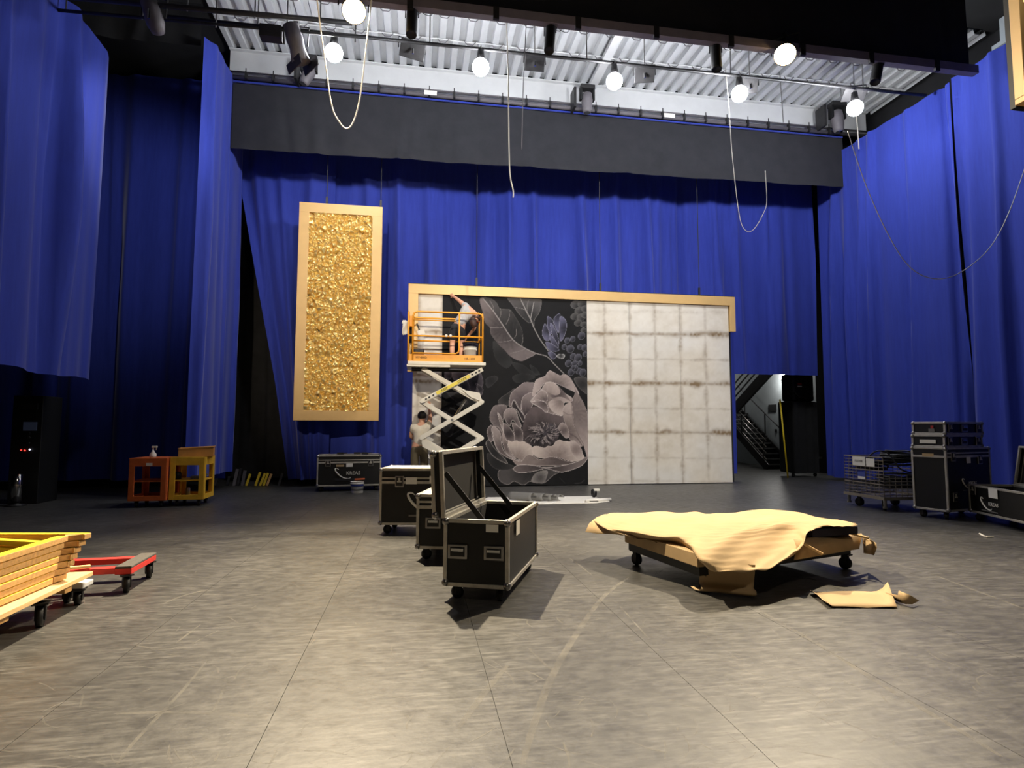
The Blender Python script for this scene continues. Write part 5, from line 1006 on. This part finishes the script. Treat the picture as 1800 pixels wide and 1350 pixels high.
rd = thing('furniture_dolly', 'red furniture dolly with a carpeted end behind the plank dolly', 'dolly', (-2.75, 5.8, 0), math.radians(0))
a, b, c_, d_ = Vector((-2.50, 6.10, 0)), Vector((-2.47, 5.60, 0)), Vector((-3.2, 5.55, 0)), Vector((-3.25, 6.05, 0))
obj('carpet_end', MB().beam(b + Vector((0, -.03, .215)), a + Vector((0, .03, .215)), .13, .02), 'carpet_grey', rd, world=True, bevel=.005)
obj('end_board', MB().beam(b + Vector((0, -.03, .18)), a + Vector((0, .03, .18)), .13, .05), 'red_paint', rd, world=True, bevel=.005)
obj('rail', MB().beam(b + Vector((-.05, .05, .18)), c_ + Vector((0, .05, .18)), .09, .05), 'red_paint', rd, world=True, bevel=.004); obj('rail', MB().beam(a + Vector((-.05, -.05, .18)), d_ + Vector((0, -.05, .18)), .09, .05), 'red_paint', rd, world=True, bevel=.004)
obj('end_board', MB().beam(c_ + Vector((0, 0, .18)), d_ + Vector((0, 0, .18)), .12, .05), 'red_paint', rd, world=True, bevel=.004)
for q in (a, b, c_, d_): caster(rd, q.x + 2.75 + (.02 if q in (a, b) else .05), q.y - 5.8, .155, .5, .065)
tag(obj('wood_strip', MB().beam((-2.75, 5.62, .225), (-2.95, 5.5, .235), .05, .02).beam((-2.7, 5.5, .13), (-2.9, 5.4, .13), .04, .02), 'wood_pale'), 'short pale wood strip lying across the red dolly', 'wood')
t = thing('furniture_dolly', 'small grey dolly between the plank dolly and the red dolly', 'dolly', (-2.72, 5.32, 0)); obj('board', MB().box((0, 0, .15), (.22, .16, .045)), 'white_paint', t, bevel=.01); caster(t, .06, -.04, .125, .3, .05); caster(t, -.06, .04, .125, .3, .05)

# ------------------------------------------------------------------ dark left corner
t = thing('equipment_rack', 'dark equipment rack with tiny lights in the left shadows', 'equipment', (-7.15, 12.15, 0))
obj('cabinet', MB().box((0, .3, 1.0), (.5, .6, 2.0)), 'black', t, bevel=.01); obj('top_panel', MB().box((.02, -.01, 1.80), (.3, .02, .12)), 'dark_steel', t); obj('screen', MB().box((.06, -.01, 1.43), (.22, .02, .16)), 'screen', t)
for x, z, m in ((-.06, .99, 'led_red'), (.0, .985, 'led_red'), (.08, 1.0, 'led')): obj('indicator', MB().sphere((x, -.015, z), .014, 6), m, t)
for z in (1.12, 1.22, 1.3): obj('knob', MB().cyl((.05, 0, z), (.05, -.03, z), .025, 10), 'dark_steel', t)
t = thing('chrome_post', 'shiny chrome cylinder standing on the floor in the left shadows', 'post', (-7.1, 11.9, 0)); obj('cylinder', MB().lathe([(.085, .08), (.085, .56), (.07, .57)], 20), 'chrome', t, True); obj('foot', MB().lathe([(.16, 0), (.16, .02), (.06, .04), (.06, .08)], 20), 'dark_steel', t, True)

# ------------------------------------------------------------------ battens in the dark opening
for i, (px, h, m, ln) in enumerate(((363, .36, 'grey_paint', .02), (371, .3, 'dark_steel', -.03), (377, .25, 'grey_paint', .03), (399, .22, 'dark_steel', .02), (411, .4, 'grey_paint', .05), (418, .42, 'dark_steel', .04), (426, .36, 'grey_paint', .03), (433, .28, 'yellow_paint', .06), (449, .32, 'yellow_paint', .08), (457, .3, 'yellow_paint', .09), (463, .3, 'yellow_paint', .08), (469, .28, 'wood', .08), (490, .3, 'dark_steel', .06))):
    p = pZ(px, 854); lab = ['leftmost grey batten end beside the yellow cart', 'dark batten end second from the yellow cart', 'thin grey batten end third from the yellow cart', 'short dark batten end in front of the return drape', 'tall grey batten end left in the dark opening', 'dark batten end beside the tall grey one', 'grey batten end just left of the first yellow one', 'single thin yellow batten end in the dark opening', 'leftmost of the three yellow batten ends standing together', 'middle of the three yellow batten ends standing together', 'rightmost of the three yellow batten ends standing together', 'raw wood batten end right of the yellow ones', 'dark batten end nearest the drawn-aside drape'][i]
    tag(obj('batten_end', MB().beam((p.x, p.y, 0), (p.x + ln, p.y + .08, h), .055 if m != 'grey_paint' else .07, .03, (0, 1, 0)), m), lab, 'wood', 'batten ends at the foot of the opening')

# ------------------------------------------------------------------ doorway: stairs, cabinet
struct(obj('wall_stair_side', MB().box((13.35, 21.5, 3.2), (.12, 9.6, 6.6)), 'stair_wall'), 'grey-blue wall beside the stairs')
struct(obj('wall_stair_back', MB().box((11.3, 26.2, 3.2), (4.2, .12, 6.6)), 'white_paint'), 'pale wall at the far end of the stairwell')
struct(obj('wall_stair_left', MB().box((9.3, 21.8, 3.2), (.12, 8.8, 6.6)), 'dark_wall'), 'dark wall left of the stairs')
struct(obj('trim_5', MB().box((11.3, 21.5, 6.5), (4.2, 9.6, .1)), 'dark_ceiling'), 'dark ceiling of the stairwell')
st = thing('staircase', 'grey steel staircase with railings seen through the doorway', 'stairs', (12.6, 18.9, 0))
SX0, SX1, SY, run, rise, NS = 12.0, 12.95, 18.6, .27, .178, 14
for i in range(NS):
    obj('tread', MB().box(((SX0 + SX1) / 2, SY + run * (i + .5), rise * (i + 1) - .02), (SX1 - SX0, run + .02, .03)), 'dark_steel', st, world=True); obj('nosing', MB().box(((SX0 + SX1) / 2, SY + run * i, rise * (i + 1) - .015), (SX1 - SX0, .03, .045)), 'steel', st, world=True)
    obj('riser', MB().box(((SX0 + SX1) / 2, SY + run * i + .02, rise * (i + .5) - .02), (SX1 - SX0 - .04, .012, rise - .02)), 'black', st, world=True)
for x in (SX0, SX1): obj('stringer', MB().beam((x, SY - .1, .05), (x, SY + run * NS, rise * NS), .04, .28), 'dark_steel', st, world=True)
for x, hs in ((SX0, (.9, .68, .46, .24)), (SX1, (.95,))):
    for h in hs: obj('rail', MB().tube([(x, SY - .05, h + .1), (x, SY + run * NS, rise * NS + h)], .022, 6), 'steel' if x == SX0 else 'dark_steel', st, True, world=True)
    for k in (0, 5, 10): obj('post', MB().cyl((x, SY + run * k + .1, rise * k), (x, SY + run * k + .1, rise * k + hs[0] + .12), .025, 6), 'dark_steel', st, world=True)
A_, B_ = Vector((12.0, 20.5, 2.15)), Vector((12.0, 17.6, 3.75))
obj('upper_stringer', MB().beam(A_, B_, .08, .4), 'dark_steel', st, world=True)
for h in (.45, .7, .95): obj('upper_rail', MB().beam(A_ + Vector((0, 0, h)), B_ + Vector((0, 0, h)), .03, .05), 'dark_steel', st, world=True)
obj('landing', MB().box((12.1, 23.4, 2.45), (2.4, 1.2, .08)), 'dark_steel', st, world=True)
def wallitem(nm, px, py, w, h, m, label, cat):
    p = pX(px, py, 13.28); tag(obj(nm, MB().box(p, (.05, w, h)), m, bevel=.004), label, cat)
wallitem('wall_poster', 1358, 717, .45, .26, 'black', 'dark square notice on the stairwell wall', 'notice'); wallitem('outlet_box', 1311, 729, .3, .12, 'dark_steel', 'small box on the wall above the stairs', 'outlet'); wallitem('outlet_box', 1345, 768, .3, .12, 'dark_steel', 'low box on the wall beneath the handrail', 'outlet'); wallitem('wall_switch', 1364, 757, .1, .12, 'black', 'dark switch near the end of the stairwell wall', 'switch')
p = pX(1376, 662, 13.2); t = thing('wall_light', 'bright little wall light in the stairwell', 'lamp', tuple(p)); obj('diffuser', MB().box((0, 0, 0), (.08, .3, .18)), 'wall_lamp', t, bevel=.02); obj('back_plate', MB().box((.05, 0, 0), (.03, .36, .24)), 'dark_steel', t)
light('stair_glow', 'POINT', tuple(p + Vector((-.35, -.1, -.1))), 60, (1, .96, .9), shadow_soft_size=.1)
light('stair_glow', 'POINT', (11.9, 24.6, 4.8), 130, (1, .97, .92), shadow_soft_size=.15)
cb = thing('draped_cabinet', 'tall black cabinet on casters in the doorway', 'cabinet', (11.22, 15.75, 0), math.radians(8))
obj('body', MB().box((.1, .1, 1.17), (.86, .6, 2.1)), 'black', cb, bevel=.03); obj('cover', MB().grid([[(-.34 + .088 * i, -.225 - .02 * math.sin(1.9 * i), 2.2 - .19 * j) for j in range(12)] for i in range(11)]), 'black_drape', cb, True)
for sx in (-.3, .5): caster(cb, sx, -.1, .12, .3)
obj('hinge', MB().box((.6, -.22, .55), (.12, .03, .05)), 'steel', cb)
t = thing('equipment_case', 'black soft case with a red and white label on the cabinet', 'case', (11.3, 15.8, 2.22), math.radians(8)); obj('body', MB().box((0.1, .1, .42), (.78, .5, .82)), 'black', t, bevel=.06); obj('label_card', MB().box((-.06, -.16, .52), (.16, .006, .045)), 'red_print', t); obj('label_card', MB().box((-.06, -.16, .45), (.16, .006, .03)), 'paper_white', t); obj('strap', MB().tube([(-.3, -.17, .3), (-.1, -.19, .12), (.25, -.19, .1), (.4, -.17, .16)], .025, 6), 'dark_steel', t, True)
a = pY(1371, 702, 15.45); b = pY(1385, 838, 15.3); tag(obj('yellow_pole', MB().tube([a, Vector((b.x, 15.3, .0))], .024, 8), 'yellow_paint', smooth=True), 'yellow pole leaning against the black cabinet', 'pole')
